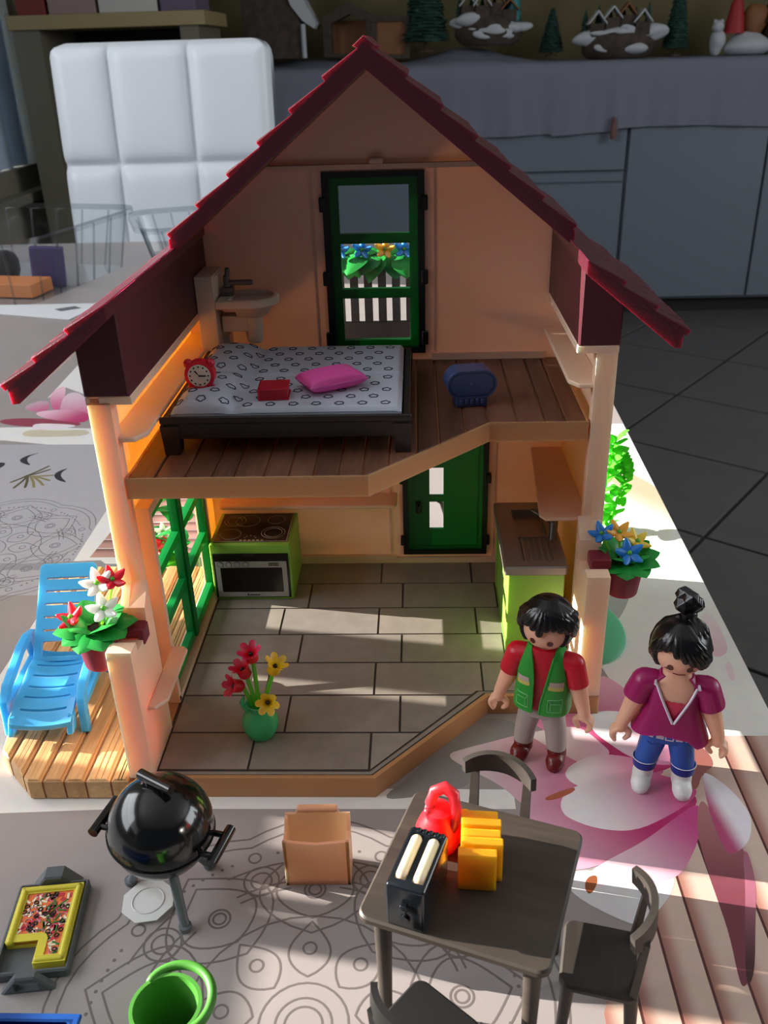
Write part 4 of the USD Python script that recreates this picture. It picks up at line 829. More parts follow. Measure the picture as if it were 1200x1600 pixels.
tulip((3.72, 2.25, 3.3), (4.5, 2.28, 1.3), m_red, 'lowest red tulip leaning far left out of the vase', (-1, -.7, .55))
tulip((5.34, 2.35, 4.15), (4.64, 2.4, 1.35), m_yel, 'upright yellow tulip on the right in the vase', (.4, -.1, 1))
tulip((5.0, 1.95, 2.75), (4.66, 2.24, 1.4), m_yel, 'low yellow tulip facing the front of the vase', (.1, -1, .4))

# ---------------------------------------------------------------- flower pots, plants
m_leaf = pl('leaf_green', (50, 176, 78), .35, tl=.3); m_leafb = pl('leaf_bright', (118, 222, 78), .4, tl=.5)
m_pot = pl('pot_dark_red', (118, 34, 52), .38, sss=.25, rad=(1, .2, .2), scale=.0015, bump=.08, bscale=900)
m_bl = pl('petal_blue', (44, 124, 216), .35, sss=.3, rad=(.3, .6, 1), scale=.001); m_or = pl('petal_orange', (246, 168, 70), .38, sss=.3, rad=(1, .6, .2), scale=.001)
m_ye = pl('petal_yellow', (246, 204, 82), .38, sss=.3, rad=(1, .7, .2), scale=.001); m_wh = pl('petal_white', (240, 238, 236), .38, sss=.3, rad=(1, .9, .8), scale=.001); m_rp = pl('petal_red', (212, 30, 56), .35, sss=.3, rad=(1, .15, .15), scale=.001)
def leaf_mesh(L, w, th=.05, curl=.25):
    def f(s):
        def g(u, v):
            ww = w*math.sin(PI*min(1, max(0, u))**.75)**.8*(v-.5); return (u*L, ww*2*.5*2*.5*2, s*th*math.sin(PI*u)*(1-abs(2*v-1))+curl*L*(u-u*u*1.6)-.25*abs(ww))
        return g
    a, b = grid(f(1), 9, 5), grid(f(-1), 9, 5); b.invert(); return cat(a, b)
def orient(m, at, az, el):
    m = m.copy(); m.apply_transform(rotm(-math.radians(el), [0, 1, 0])); m.apply_transform(rotm(math.radians(az), [0, 0, 1])); m.apply_translation(at); return m
def blossom(r, n=5):
    out = []
    for k in range(n):
        p = T3(m3.Manifold.batch_hull([m3.Manifold.sphere(a, 12).scale([1, 1, .55]).translate([x, 0, z]) for x, z, a in ((r*.12, 0, r*.22), (r*.5, .03, r*.33), (r*.74, .12, r*.24), (r*.97, .22, r*.09))])); p.apply_transform(rotm(2*PI*k/n, [0, 0, 1])); out.append(p)
    return cat(out, sph((0, 0, .0), r*.3, (1, 1, .6), 1))
def flower(par, at, r, mat, nx, world=False):
    m = blossom(r); m.apply_transform(trimesh.geometry.align_vectors([0, 0, 1], np.asarray(nx, float)/np.linalg.norm(nx))); m.apply_translation(at)
    b = part(par, 'blossom', m, mat, 50)
    e = sph((0, 0, .03), r*.17, sub=1); e.apply_transform(trimesh.geometry.align_vectors([0, 0, 1], np.asarray(nx, float)/np.linalg.norm(nx))); e.apply_translation(np.asarray(at)+np.asarray(nx)/np.linalg.norm(nx)*r*.12); part(b, 'flower_centre', e, m_stem, 50)
def pot(loc, clip, blooms, leaves, label, seed):
    t = thing('flower_pot', label, 'flower pot', loc); rng = random.Random(seed)
    part(t, 'pot', lathe([(0, 0), (.58, 0), (.62, .05), (.74, 1.05), (.84, 1.1), (.88, 1.5), (.8, 1.5), (.72, 1.2), (0, 1.2)], 36), m_pot, 40)
    part(t, 'soil', lathe([(0, 1.2), (.78, 1.2), (.6, 1.4), (0, 1.48)], 16), pl('soil_dark', (36, 28, 24), .9, bump=.6, bscale=500), 60)
    part(t, 'clip', clip, m_pot, 30)
    for az, el, L, w, z in leaves:
        r0 = .1 if el > 50 else .3
        part(t, 'leaf', orient(leaf_mesh(L, w), (r0*math.cos(math.radians(az)), r0*math.sin(math.radians(az)), z), az, el), m_leaf, 60)
    for at, r, mat, nx in blooms: flower(t, at, r, mat, nx)
    part(t, 'stalks', cat([cyl((at[0]*.35, at[1]*.35, 1.3), np.asarray(at)-np.asarray(nx)/np.linalg.norm(nx)*.08, .05, seg=7) for at, r, mat, nx in blooms]), m_stem)
    return t
lv = [(az, el, L, w, z) for az, el, L, w, z in ((200, 12, 1.15, .62, 1.5), (230, 8, 1.05, .6, 1.45), (262, 0, 1.1, .62, 1.5), (295, 2, 1.1, .62, 1.5), (330, 10, 1.1, .6, 1.5), (10, 15, 1.15, .6, 1.5), (55, 20, 1.1, .6, 1.5), (100, 20, 1.1, .6, 1.5), (150, 18, 1.1, .6, 1.5), (245, 40, .95, .6, 1.5), (310, 42, .95, .6, 1.5), (20, 48, .95, .6, 1.5), (130, 48, .95, .6, 1.5), (190, 45, 1.0, .6, 1.5))]
pot((18.72, 6.6, 4.58), cat(rbox(-1.5, -.7, -.95, -.1, 1.55, 2.0, .08), rbox(-1.5, -1.3, -.9, -.15, 1.5, 1.9, .05)), [((-.95, .1, 2.55), .5, m_bl, (-.3, -.5, 1)), ((-.28, .2, 2.55), .52, m_or, (.1, -.5, 1)), ((.42, .1, 2.2), .52, m_ye, (.4, -.5, 1)), ((.0, -.55, 2.05), .56, m_bl, (.1, -.9, 1))], lv, 'dark red pot of blue, orange and yellow flowers clipped to the right wall', 1)
pot((-.62, 1.45, 5.0), cat(rbox(.55, 1.65, -.1, .55, 1.08, 1.45, .08), rbox(1.45, 1.66, -.1, .55, .8, 1.4, .05)), [((-.72, -.15, 2.0), .52, m_rp, (-.4, -.5, 1)), ((.42, -.1, 2.3), .56, m_wh, (.2, -.6, 1)), ((.2, .35, 3.05), .56, m_wh, (0, -.6, 1)), ((.68, .5, 3.1), .5, m_rp, (.3, -.4, 1))], lv, 'dark red pot of red and white flowers clipped to the left wall', 2)
# climbing plant behind the house on the right
vn = thing('climbing_plant', 'bright green twin-stemmed climbing plant behind the right wall', 'plant', (20.9, 20.1, 0))
rng = random.Random(5)
for s, (pts) in enumerate(([(-.35, 0, 0), (-.3, 0, 1.5), (-.15, 0, 2.8), (.0, 0, 4.0), (.1, 0, 5.0), (.15, 0, 5.5)], [(.3, .1, 0), (.45, .1, 1.2), (.7, .1, 2.4), (.85, .1, 3.2), (.8, .1, 3.8), (.5, .1, 4.3)])):
    pts = np.array(pts); part(vn, 'stem', tube(pts, .09, 7), m_leafb, True)
    tt = np.linspace(.04, 1, 13)
    for k, u in enumerate(tt):
        q = np.array([np.interp(u, np.linspace(0, 1, len(pts)), pts[:, i]) for i in range(3)])
        for sd in (180, 0):
            part(vn, 'leaf', orient(leaf_mesh(.9 if u > .5 and s == 0 else .62, .6), q+[0, rng.uniform(-.1, .1), 0], sd+rng.uniform(-30, 30)-20, 35+rng.uniform(-15, 25)), m_leafb, 60)
bsd = thing('plant_base', 'dull green rounded plant base beside the right wall of the toy house', 'plant base', (18.45, 10.4, 0))
part(bsd, 'disc', cut(move(lathe([(0, 0), (1.55, 0), (1.6, .08), (1.4, .28), (.6, .42), (0, .44)], 40), s=(1, 1.62, 1)), box(-3, -.55, -4, 4, -1, 1)), pl('base_green', (86, 176, 128), .5, sss=.4, rad=(.4, 1, .6), scale=.002, bump=.2, bscale=700), 40)
# flowering bush seen through the terrace door
bs = thing('flower_bush', 'leafy bush with red flowers behind the terrace, seen through the glass door', 'bush', (-2.9, 16.6, 0))
for az in range(0, 360, 24):
    part(bs, 'leaf', orient(leaf_mesh(1.5, .8), (.2*math.cos(az), .2*math.sin(az), .25+.15*(az % 3)), az, 18+(az*7) % 50), m_leafb, 60)
for k in range(12): part(bs, 'leaf', orient(leaf_mesh(1.2, .7), (.5+.12*k*math.cos(k), .3*math.sin(k), .9+.28*k), k*77, 35), m_leaf, 60)
part(bs, 'stem', tube([(0, 0, 0), (.4, 0, 1.5), (.9, 0, 3), (1.2, 0, 4.4)], .09, 7), m_stem, True)
for at, nx in (((-.45, -.3, 1.95), (-.2, -1, .8)), ((-.3, -.5, 1.15), (-.2, -1, .6)), ((.2, -.3, 1.6), (.3, -1, .8))): flower(bs, at, .5, m_rp, nx)
flower(bs, (.25, -.2, 2.2), .45, m_wh, (.2, -1, 1))
# flower box on the balcony rail
fb = thing('flower_box', 'trailing flower box with blue and orange blossoms on the balcony railing', 'flower box', (8.9, 17.7, 15.4))
part(fb, 'box', rbox(-2.6, 2.6, .2, .7, -.1, .3, .05), m_rail, 30)
rng = random.Random(8)
for k in range(16):
    x = -2.4+k*.32; part(fb, 'leaf', orient(leaf_mesh(.9+.3*(k % 3), .62), (x, .2, .42-.03*(k % 4)), 270+rng.uniform(-50, 50), -18-rng.uniform(0, 45)), m_leaf, 60)
    part(fb, 'leaf', orient(leaf_mesh(.8, .6), (x, .4, .35), 90+rng.uniform(-60, 60), 20), m_leaf, 60)
for x, mt_ in ((-1.75, m_bl), (-.72, m_bl), (.32, m_or), (1.2, m_bl), (2.1, m_or)): flower(fb, (x, -.05, .62), .46, mt_, (0, -1, .55))

# ---------------------------------------------------------------- blue sun lounger on the deck
m_sky = pl('lounger_blue', (62, 158, 232), .33, sss=.3, rad=(.3, .6, 1), scale=.0015)
lg = thing('sun_lounger', 'bright blue slatted sun lounger on the wooden terrace deck', 'sun lounger', (-3.95, 4.6, .93), rz=4)
ww = 1.18
def bar(pts, w, h):                       # flat bar swept through (y,z) points, width along x
    ln = LineString(pts).buffer(h/2, cap_style=1, join_style=1, quad_segs=4); return ln
for s in (-1, 1):
    sd = unary_union([bar([(-2.1, 0.12), (-1.95, 1.35), (-1.5, 1.72)], 0, .4), bar([(-1.5, 1.72), (.4, 2.15), (1.2, 2.15), (1.9, 1.9)], 0, .34), bar([(1.4, 1.95), (1.7, .1)], 0, .36), bar([(-1.9, 1.1), (1.55, 1.05)], 0, .26)])
    x0 = s*(ww+.28)
    part(lg, 'side_frame', prism(sd, min(x0-.14*1, x0+.14), max(x0-.14, x0+.14), 'x'), m_sky, 30)
seat = sbox(-ww, -2.75, ww, 1.5).difference(unary_union([rrect(-ww+.28, ww-.28, y, y+.1, .045) for y in (-2.15, -1.55, -.95, -.35, .25)]))
def bend(m, f):
    m = m.copy(); v = m.vertices.copy(); m.vertices = np.array([f(*p) for p in v]); return m
sm = prism(seat, 0, .2); sm = T3(Mf(sm).refine_to_length(.18))
part(lg, 'seat', bend(sm, lambda x, y, z: (x, y, z+1.12-.16*(1-(x/ww)**2)+(-.35*max(0, -(y+1.7))**1.0 if y < -1.7 else 0)+.18*math.exp(-((y-.2)/.8)**2))), m_sky, 40)
for s in (-1, 1): part(lg, 'front_foot', cprism([(-2.9, .45), (-2.5, 1.05), (-2.2, 1.05), (-2.45, .45)], min(s*.98, s*1.25), max(s*.98, s*1.25), .05, 'x'), m_sky, 30)
bk_ = rrect(-ww, ww, 0, 4.15, .2).difference(unary_union([rrect(-ww+.3, ww-.3, y, y+.1, .045) for y in (1.25, 1.8, 2.35, 2.9, 3.45)]+[rrect(-ww+.3, ww-.35, .2, .85, .12)]))
bm = prism(bk_, 0, .22); bm.apply_transform(rotm(math.radians(44), [1, 0, 0])); bm.apply_translation((0, .75, 1.2))
part(lg, 'backrest', bm, m_sky, 30)

solo('cable', 'black curved cable on the table seen through the kitchen door panes', 'cable', tube([(11.0, 20, 2.1), (11.5, 20, 2.2), (11.9, 20, 1.9), (12.1, 20, 1.2), (12.15, 20, .5), (12.4, 20.2, .14), (13.4, 20.8, .14)], .13, 8), m_black, True)

# ---------------------------------------------------------------- on the table in front: grill, plate, tray, bucket, basket
m_gb = pl('grill_black', (14, 15, 17), .16, coat=.4); m_gs = pl('grill_leg_grey', (112, 116, 122), .38, metal=.35)
gr = thing('kettle_grill', 'glossy black round kettle barbecue on three grey legs', 'barbecue', (2.6, -4.2, 0))
R = 1.62; zc = 2.98
def gl(q): return q
tilt = rotm(math.radians(8), [.5, 1, 0])
lid = lathe([(0, R), *[(R*math.sin(a), R*math.cos(a)) for a in np.linspace(.08, 1.66, 22)], (R*.97, -.16), (0, -.16)][::-1], 56); bwl = lathe([(0, -R), *[(R*math.sin(a)*.985, -R*math.cos(a)*.985) for a in np.linspace(.08, 1.46, 20)], (0, -.14)], 56)
seam = tube([(R*1.005*math.cos(a), R*1.005*math.sin(a), -.15) for a in np.linspace(0, 2*PI, 64, endpoint=False)], .035, 6, True)
for nm, m in (('lid', lid), ('bowl', bwl), ('lid_rim', seam)):
    m = m.copy(); m.apply_transform(tilt); m.apply_translation((0, 0, zc)); part(gr, nm, m, m_gb, 40)
lh = cat(cyl((-.5, .28, 1.93), (.62, -.4, 1.93), .16, seg=16), cyl((-.25, .13, 1.4), (-.25, .13, 1.9), .1), cyl((.35, -.23, 1.4), (.35, -.23, 1.9), .1)); lh.apply_translation((0.03, .05, zc-.12)); part(gr, 'lid_handle', lh, m_gb, 30)
for s in (-1, 1):
    h = cat(cyl((s*1.98, -.72, -.05), (s*1.98, .72, -.05), .17, seg=16), cyl((s*1.4, -.42, -.05), (s*1.98, -.42, -.05), .1), cyl((s*1.4, .42, -.05), (s*1.98, .42, -.05), .1)); h.apply_transform(rotm(math.radians(-14), [0, 0, 1])); h.apply_translation((0, 0, zc-(.05 if s < 0 else .3))); part(gr, 'side_handle', h, m_gb, 30)
for x, y in ((.7, -1.37), (-1.5, .35), (.95, 1.05)):
    part(gr, 'leg', cat(cyl((x*.45, y*.45, 1.75), (x, y, .08), .16, .15, seg=16), lathe([(0, 0), (.17, 0), (.2, .06), (.2, .2), (0, .22)], 16, (x, y, 0))), m_gs, 40)
pt = thing('plate', 'white octagonal toy plate lying in front of the barbecue', 'plate', (1.88, -4.62, .0), rz=10)
oc = lambda r, z: [(r*math.cos(PI/8+k*PI/4), r*math.sin(PI/8+k*PI/4), z) for k in range(8)]
part(pt, 'dish', hullpts(oc(.62, 0)+oc(.86, .1)+oc(.86, .13)), m_gw, False); part(pt, 'well_ring', tube([(.5*math.cos(a), .5*math.sin(a), .13) for a in np.linspace(0, 2*PI, 40, endpoint=False)], .028, 6, True), m_gw, True)
# tray with pizza
m_tr = pl('tray_grey', (86, 90, 94), .42)
tr = thing('pizza_tray', 'dark grey toy baking tray with raised end grips at the left edge', 'tray', (-1.1, -5.68, 0), rz=7)
TRP = rrect(-1.12, 1.12, -1.68, 1.62, .12)
part(tr, 'tray_base', cut(cprism(TRP, 0, .34, .05), cprism(TRP.buffer(-.1), .1, .6, .02)), m_tr, 30)
for s, y in ((1, 1.62), (-1, -1.68)):
    part(tr, 'grip', cut(cprism([(-.78, .0), (.78, .0), (.5, .34), (.28, .62), (-.28, .62), (-.5, .34)], min(y-.12, y+.4*s, y+.12), max(y-.12, y+.4*s), .05, 'y'), box(-.35, .35, y+.1*s if s > 0 else y-.5, y+.5 if s > 0 else y-.1, .1, .42)), m_tr, 30)
pz = thing('pizza', 'square toy pizza with yellow crust and a missing corner on the grey tray', 'pizza', (-1.1, -5.68, .1), rz=7)
m_cr = pl('crust_yellow', (222, 206, 64), .38, sss=.2, rad=(1, .8, .2), scale=.001)
ZP = Polygon([(-.98, 1.42), (.98, 1.42), (.98, -1.42), (.02, -1.42), (.02, -.62), (-.98, -.62)])
part(pz, 'crust', cut(prism(ZP.buffer(-.03).buffer(.03), 0, .3), prism(ZP.buffer(-.27), .17, .5)), m_cr, 30)
part(pz, 'crust_rim', cat(*[rcyl((*a, .28), (*b, .28), .1) for a, b in (((-.85, -.6), (-.85, 1.29)), ((-.85, 1.29), (.85, 1.29)), ((.85, 1.29), (.85, -1.29)), ((.85, -1.29), (.12, -1.29)))]), m_cr, 50)
part(pz, 'sauce', prism(ZP.buffer(-.2).union(sbox(-.72, -.62, .3, .5)).union(sbox(.02, -1.1, .6, 0)), .15, .27), pl('pizza_sauce', (222, 112, 56), .45, var=.2, vscale=500), False)
rng = random.Random(12); tops = {'cheese': [], 'ham': [], 'olive': [], 'herb': [], 'onion': []}
while len(tops['olive']) < 30:
    x, y = rng.uniform(-.7, .7), rng.uniform(-1.1, 1.1)
    if not ZP.buffer(-.26).contains(Point(x, y)): continue
    z = .275; c = lambda r, n=9: [(x+r*math.cos(a), y+r*math.sin(a), z+.006) for a in np.linspace(0, 2*PI, n, endpoint=False)]
    tops['olive'].append(tube(c(.065), .024, 4, True))
    for k in range(2):
        x, y = rng.uniform(-.7, .7), rng.uniform(-1.1, 1.1)
        if ZP.buffer(-.26).contains(Point(x, y)):
            tops['cheese'].append(move(box(-.11, .11, -.035, .035, z-.02, z+.008), (x, y, 0), rz=rng.uniform(0, 180)))
    x, y = rng.uniform(-.7, .7), rng.uniform(-1.1, 1.1)
    if ZP.buffer(-.26).contains(Point(x, y)): tops['onion'].append(tube([(x+.11*math.cos(a), y+.09*math.sin(a), z) for a in np.linspace(0, 5, 10)], .02, 4))
    x, y = rng.uniform(-.7, .7), rng.uniform(-1.1, 1.1)
    if ZP.buffer(-.26).contains(Point(x, y)): tops['herb'].append(move(box(-.13, .13, -.028, .028, z-.02, z+.012), (x, y, 0), rz=rng.uniform(0, 180)))
    x, y = rng.uniform(-.7, .7), rng.uniform(-1.1, 1.1)
    if ZP.buffer(-.26).contains(Point(x, y)): tops['ham'].append(move(cprism(rrect(-.12, .12, -.07, .07, .03), z-.02, z+.005, .004), (x, y, 0), rz=rng.uniform(0, 180)))
for nm, c in (('cheese', (232, 222, 190)), ('ham', (196, 46, 60)), ('olive', (40, 30, 26)), ('herb', (54, 112, 40)), ('onion', (206, 130, 150))): part(pz, nm+'_topping', cat(tops[nm]), pl('pizza_'+nm, c, .45), False, kind='stuff')
# bucket
m_bu = pl('bucket_green', (74, 140, 54), .36, sss=0, rad=(.5, 1, .2), scale=.0015)
bu = thing('bucket', 'small green toy bucket with its handle folded back at the front edge', 'bucket', (4.05, -9.75, 0))
part(bu, 'pail', lathe([(0, 0), (.62, 0), (.66, .05), (.84, 2.3), (.93, 2.34), (.93, 2.5), (.83, 2.5), (.78, 2.3), (.6, .16), (0, .14)], 40), m_bu, 40)
hd = [(.95*math.cos(a), .2+.95*math.sin(a)*1.0, 2.42-.12*math.sin(a)) for a in np.linspace(-.9, 2.2, 22)]
part(bu, 'handle', tube([((.88+.34*math.sin(PI*u)**.7)*math.cos(a), (.88+.34*math.sin(PI*u)**.7)*math.sin(a), 2.42+.1*math.sin(PI*u)) for u, a in zip(np.linspace(0, 1, 26), np.linspace(-.85, 2.3, 26))], .125, 10), m_bu, True)
bb = thing('blue_crate', 'plain blue plastic crate cut by the lower left picture corner', 'crate', (-2.6, -11.3, 0))
part(bb, 'crate_wall', cut(rbox(-4, 4.1, -2, 1.92, 0, 1.5, .12), rbox(-3.8, 3.9, -1.8, 1.72, .15, 2, .1)), pl('crate_blue', (20, 72, 150), .35, sss=.2, rad=(.2, .4, 1), scale=.001), 30)
part(bb, 'rim', cut(rbox(-4.06, 4.16, -2.06, 1.98, 1.36, 1.5, .06), box(-3.8, 3.9, -1.8, 1.72, 1, 2)), pl('crate_blue', (0, 0, 0)), 30)
# peach basket (carrier)
m_pe = pl('peach_plastic', (240, 146, 112), .4, sss=.5, rad=(1, .45, .25), scale=.003, bump=.15, bscale=400)
ba = thing('open_carton', 'peach open toy carton with one raised back flap on the table', 'carton', (7.28, -3.35, 0), rz=1)
def wall(poly, a, b, ax): return prism(poly, a, b, ax)
part(ba, 'front_wall', wall([(-1.04, 0), (1.04, 0), (1.06, 1.92), (.5, 1.86), (0, 1.8), (-.5, 1.86), (-1.06, 1.94)], -.52, -.42, 'y'), m_pe, 30)
part(ba, 'back_wall', wall([(-1.04, 0), (1.04, 0), (1.06, 2.15), (.72, 2.15), (.66, 2.34), (-.66, 2.34), (-.72, 2.15), (-1.06, 2.15)], .44, .54, 'y'), m_pe, 30)
part(ba, 'carry_grip', rbox(-.66, .66, .36, .6, 2.28, 2.46, .06), m_pe, 30)
for x in (-1.06, .96): part(ba, 'side_wall', wall([(-.52, 0), (.54, 0), (.54, 2.15), (.3, 2.1), (.05, 1.82), (-.25, 1.8), (-.52, 1.93)], x, x+.1, 'x'), m_pe, 30)
part(ba, 'bottom', box(-1.04, 1.04, -.5, .52, 0, .1), m_pe, False)

# ---------------------------------------------------------------- toy table, its chairs and what stands on it
m_tw = wood('toy_table_wood', (40, 34, 29), (66, 57, 49), .55, 'x', 130, bump=.25)
m_tc = wood('toy_chair_wood', (40, 36, 33), (60, 54, 49), .5, 'x', 130, bump=.15)
TRZ = -19.3; TC = np.array([12.08, -7.2]); TZ = 4.5
tt_ = thing('toy_table', 'dark grey-brown toy dining table in front of the house', 'table', (TC[0], TC[1], 0), rz=TRZ)
part(tt_, 'tabletop', cprism(rrect(-2.5, 2.5, -2.36, 2.36, .32), TZ-.26, TZ, .06), m_tw, 30)
part(tt_, 'apron', prism(sbox(-2.1, -1.95, 2.1, 1.95).difference(sbox(-1.9, -1.75, 1.9, 1.75)), TZ-.55, TZ-.25), m_tw, False)
for x in (-2.0, 2.0):
    for y in (-1.75, 1.75): part(tt_, 'leg', cyl((x, y, 0), (x, y, TZ-.25), .17, .25, seg=16), m_tw, 40)
def toy_chair(loc, rz, label, m_tc=m_tc, rz_=4.66):
    c = thing('toy_chair', label, 'chair', loc, rz)
    part(c, 'seat', cprism(rrect(-1.06, 1.06, -1.0, 1.02, .3), 2.32, 2.56, .07), m_tc, 30)
    for x in (-.82, .82):
        part(c, 'leg', cyl((x*1.05, -.85, 0), (x*.92, -.74, 2.34), .13, .19, seg=12), m_tc, 40)
        part(c, 'leg', cyl((x*1.08, 1.0, 0), (x*.95, .84, 2.34), .13, .19, seg=12), m_tc, 40)
        part(c, 'back_post', hullpts([(x+a, y+b, z) for (y, z, h) in ((.86, 2.4, .15), (1.02, rz_-.16, .11)) for a in (-h, h) for b in (-h*.7, h*.7)]), m_tc, False)
    # bowed back rail whose ends come to points
    def rail(u, v, s):
        a = (u-.5)*1.75; h = .4*(1-.3*abs(2*u-1)**2.5); r = 1.42+s; return (r*math.sin(a), -.22+r*math.cos(a)-.05*v, rz_+(v-.5)*2*h*.9+.06*math.cos(a*2))
    fo, fi = grid(lambda u, v: rail(u, v, .09), 24, 5), grid(lambda u, v: rail(u, v, -.09), 24, 5); n = 24*5
    v = np.vstack([fo.vertices, fi.vertices]); f = [*fo.faces, *(fi.faces[:, ::-1]+n)]; E = [i*5 for i in range(24)]
    for e0 in (0, 4):
        for i in range(23): p, q = i*5+e0, (i+1)*5+e0; f += [(p, q, q+n), (p, q+n, p+n)] if e0 == 0 else [(p, q+n, q), (p, p+n, q+n)]
    for i0 in (0, 23):
        for j in range(4): p, q = i0*5+j, i0*5+j+1; f += [(p, q+n, q), (p, p+n, q+n)] if i0 == 0 else [(p, q, q+n), (p, q+n, p+n)]
    rm_ = trimesh.Trimesh(v, f, process=False); rm_.fix_normals(); part(c, 'back_rail', rm_, m_tc, 40)
    return c
ch1 = toy_chair((12.72, -4.4, 0), -22, 'dark toy chair tucked behind the far side of the toy table')
copy_of(ch1, 'dark toy chair pulled up to the right end of the toy table', (15.35, -8.3, 0), -103)
toy_chair((10.72, -10.3, 0), 139.7, 'matt black toy chair cut off by the lower picture edge before the table', pl('chair_black', (7, 7, 7), .6), 3.75)
m_tb = pl('toaster_black', (16, 22, 28), .16, coat=.3); m_toast = pl('toast_cream', (240, 206, 168), .42, sss=.4, rad=(1, .6, .3), scale=.002)
to = thing('toaster', 'glossy blue-black toy toaster on the left end of the toy table', 'toaster', (10.55, -8.1, TZ), rz=-19)
part(to, 'body', cut(rbox(-.52, .52, -1.0, 1.0, .06, 1.5, .1), box(-.36, -.06, -.75, .75, .9, 2), box(.1, .4, -.75, .75, .9, 2)), m_tb, 30)
part(to, 'base', rbox(-.48, .48, -.95, .95, 0, .1, .03), m_tb, 30)
part(to, 'lever', cat(rbox(-.1, .1, -1.14, -.98, .8, 1.0, .04), rbox(-.04, .04, -1.03, -.99, .3, .95, .01)), m_tb, 30); part(to, 'dial', cyl((0, -1.06, .42), (0, -.98, .42), .13, seg=16), m_tb)
part(to, 'top_rib', cat(*[rbox(-.3+k*.16, -.2+k*.16, .8, .95, 1.48, 1.53, .02) for k in range(5)]), m_tb, 30, kind='stuff')
sl = T3(Mf(cprism([(-.66, 0), (.62, 0), (.66, .9), (.6, 1.02), (-.58, 1.02), (-.7, .86)], -.12, .12, .05, 'x')))
def toast(x, label, group=None):
    a = math.radians(-19); t = thing('toast_slice', label, 'toast', (10.55+x*math.cos(a), -8.1+x*math.sin(a), TZ+.5), rz=-19)
    part(t, 'crumb', sl, m_toast, 30); part(t, 'crust', cat(rcyl((0, -.6, .95), (0, .55, .98), .15), sph((0, -.62, .84), .19)), m_toast, 50)
toast(-.21, 'cream toast slice in the left slot of the toaster'); toast(.25, 'cream toast slice in the right slot of the toaster')
m_kr = pl('jug_red', (246, 34, 46), .3, sss=.8, rad=(1, .16, .12), scale=.006)
kt = thing('kettle', 'glowing red toy kettle with looped handle at the back left of the toy table', 'kettle', (11.13, -6.28, TZ))
part(kt, 'body', lathe([(0, 0), (.42, 0), (.52, .06), (.64, .36), (.64, .62), (.54, .9), (.38, 1.1), (.34, 1.22), (.38, 1.34), (.2, 1.42), (0, 1.44)], 36), m_kr, 60)
part(kt, 'handle', tube([(-.12, .0, 1.15), (-.22, .05, 1.5), (-.1, .1, 1.86), (.16, .1, 2.0), (.4, .0, 1.84), (.46, -.12, 1.45), (.42, -.2, 1.05), (.32, -.3, .8)], [.13, .16, .17, .18, .17, .16, .15, .13], 10), m_kr, True)
part(kt, 'spout', cat(rcyl((-.25, -.3, .55), (-.4, -.52, .72), .2, .14), sph((-.3, -.38, .6), .2)), m_kr, 50)
part(kt, 'knob', rcyl((-.22, -.1, 1.2), (-.3, -.12, 1.35), .12), m_kr, 50)
m_ob = pl('orange_plastic', (238, 138, 22), .36, sss=.5, rad=(1, .5, .15), scale=.003)
ob = thing('book_block', 'orange moulded block of five upright toy books on the toy table', 'toy books', (12.2, -7.0, TZ), rz=-4)
for k, (w, h, dx) in enumerate(((1.0, 1.28, -.06), (1.08, 1.34, .06), (1.04, 1.3, .02), (1.06, 1.36, .03), (.98, 1.3, -.02))):
    y = -.68+k*.32
    part(ob, 'book', union(rbox(dx-w/2, dx+w/2, y-.15, y+.1, 0, h, .03), rbox(dx-w/2+.28, dx+w/2-.04, y-.06, y+.17, 0, h-.1, .03), rbox(dx-w/2, dx-w/2+.2, y-.1, y+.17, 0, h-.03, .04)), m_ob, 30)

# ================================================================ the two toy figures
def loft(secs, n=48, p=2.6):
    """Closed body through horizontal sections (z, rx, ry, cx, cy), super-elliptic."""
    V, Fc = [], []
    for z, rx, ry, cx, cy in secs:
        for k in range(n):
            a = 2*PI*k/n; c, s = math.cos(a), math.sin(a); V.append((cx+rx*math.copysign(abs(c)**(2/p), c), cy+ry*math.copysign(abs(s)**(2/p), s), z))
    R = len(secs)
    for i in range(R-1):
        for k in range(n): Fc += [(i*n+k, i*n+(k+1) % n, (i+1)*n+(k+1) % n), (i*n+k, (i+1)*n+(k+1) % n, (i+1)*n+k)]
    V += [(secs[0][3], secs[0][4], secs[0][0]), (secs[-1][3], secs[-1][4], secs[-1][0])]; o = R*n
    for k in range(n): Fc += [(o, (k+1) % n, k), (o+1, (R-1)*n+k, (R-1)*n+(k+1) % n)]
    m = trimesh.Trimesh(V, Fc, process=False); return m
m_skin = pl('figure_skin', (236, 176, 150), .36, sss=.35, rad=(1, .45, .3), scale=.0015)
m_hair = pl('hair_black', (16, 17, 20), .24); m_eye = pl('eye_brown', (82, 40, 28), .3); m_mouth = pl('mouth_brown', (104, 46, 40), .4)
HC = np.array([0, -.02, 6.02]); HR = .84
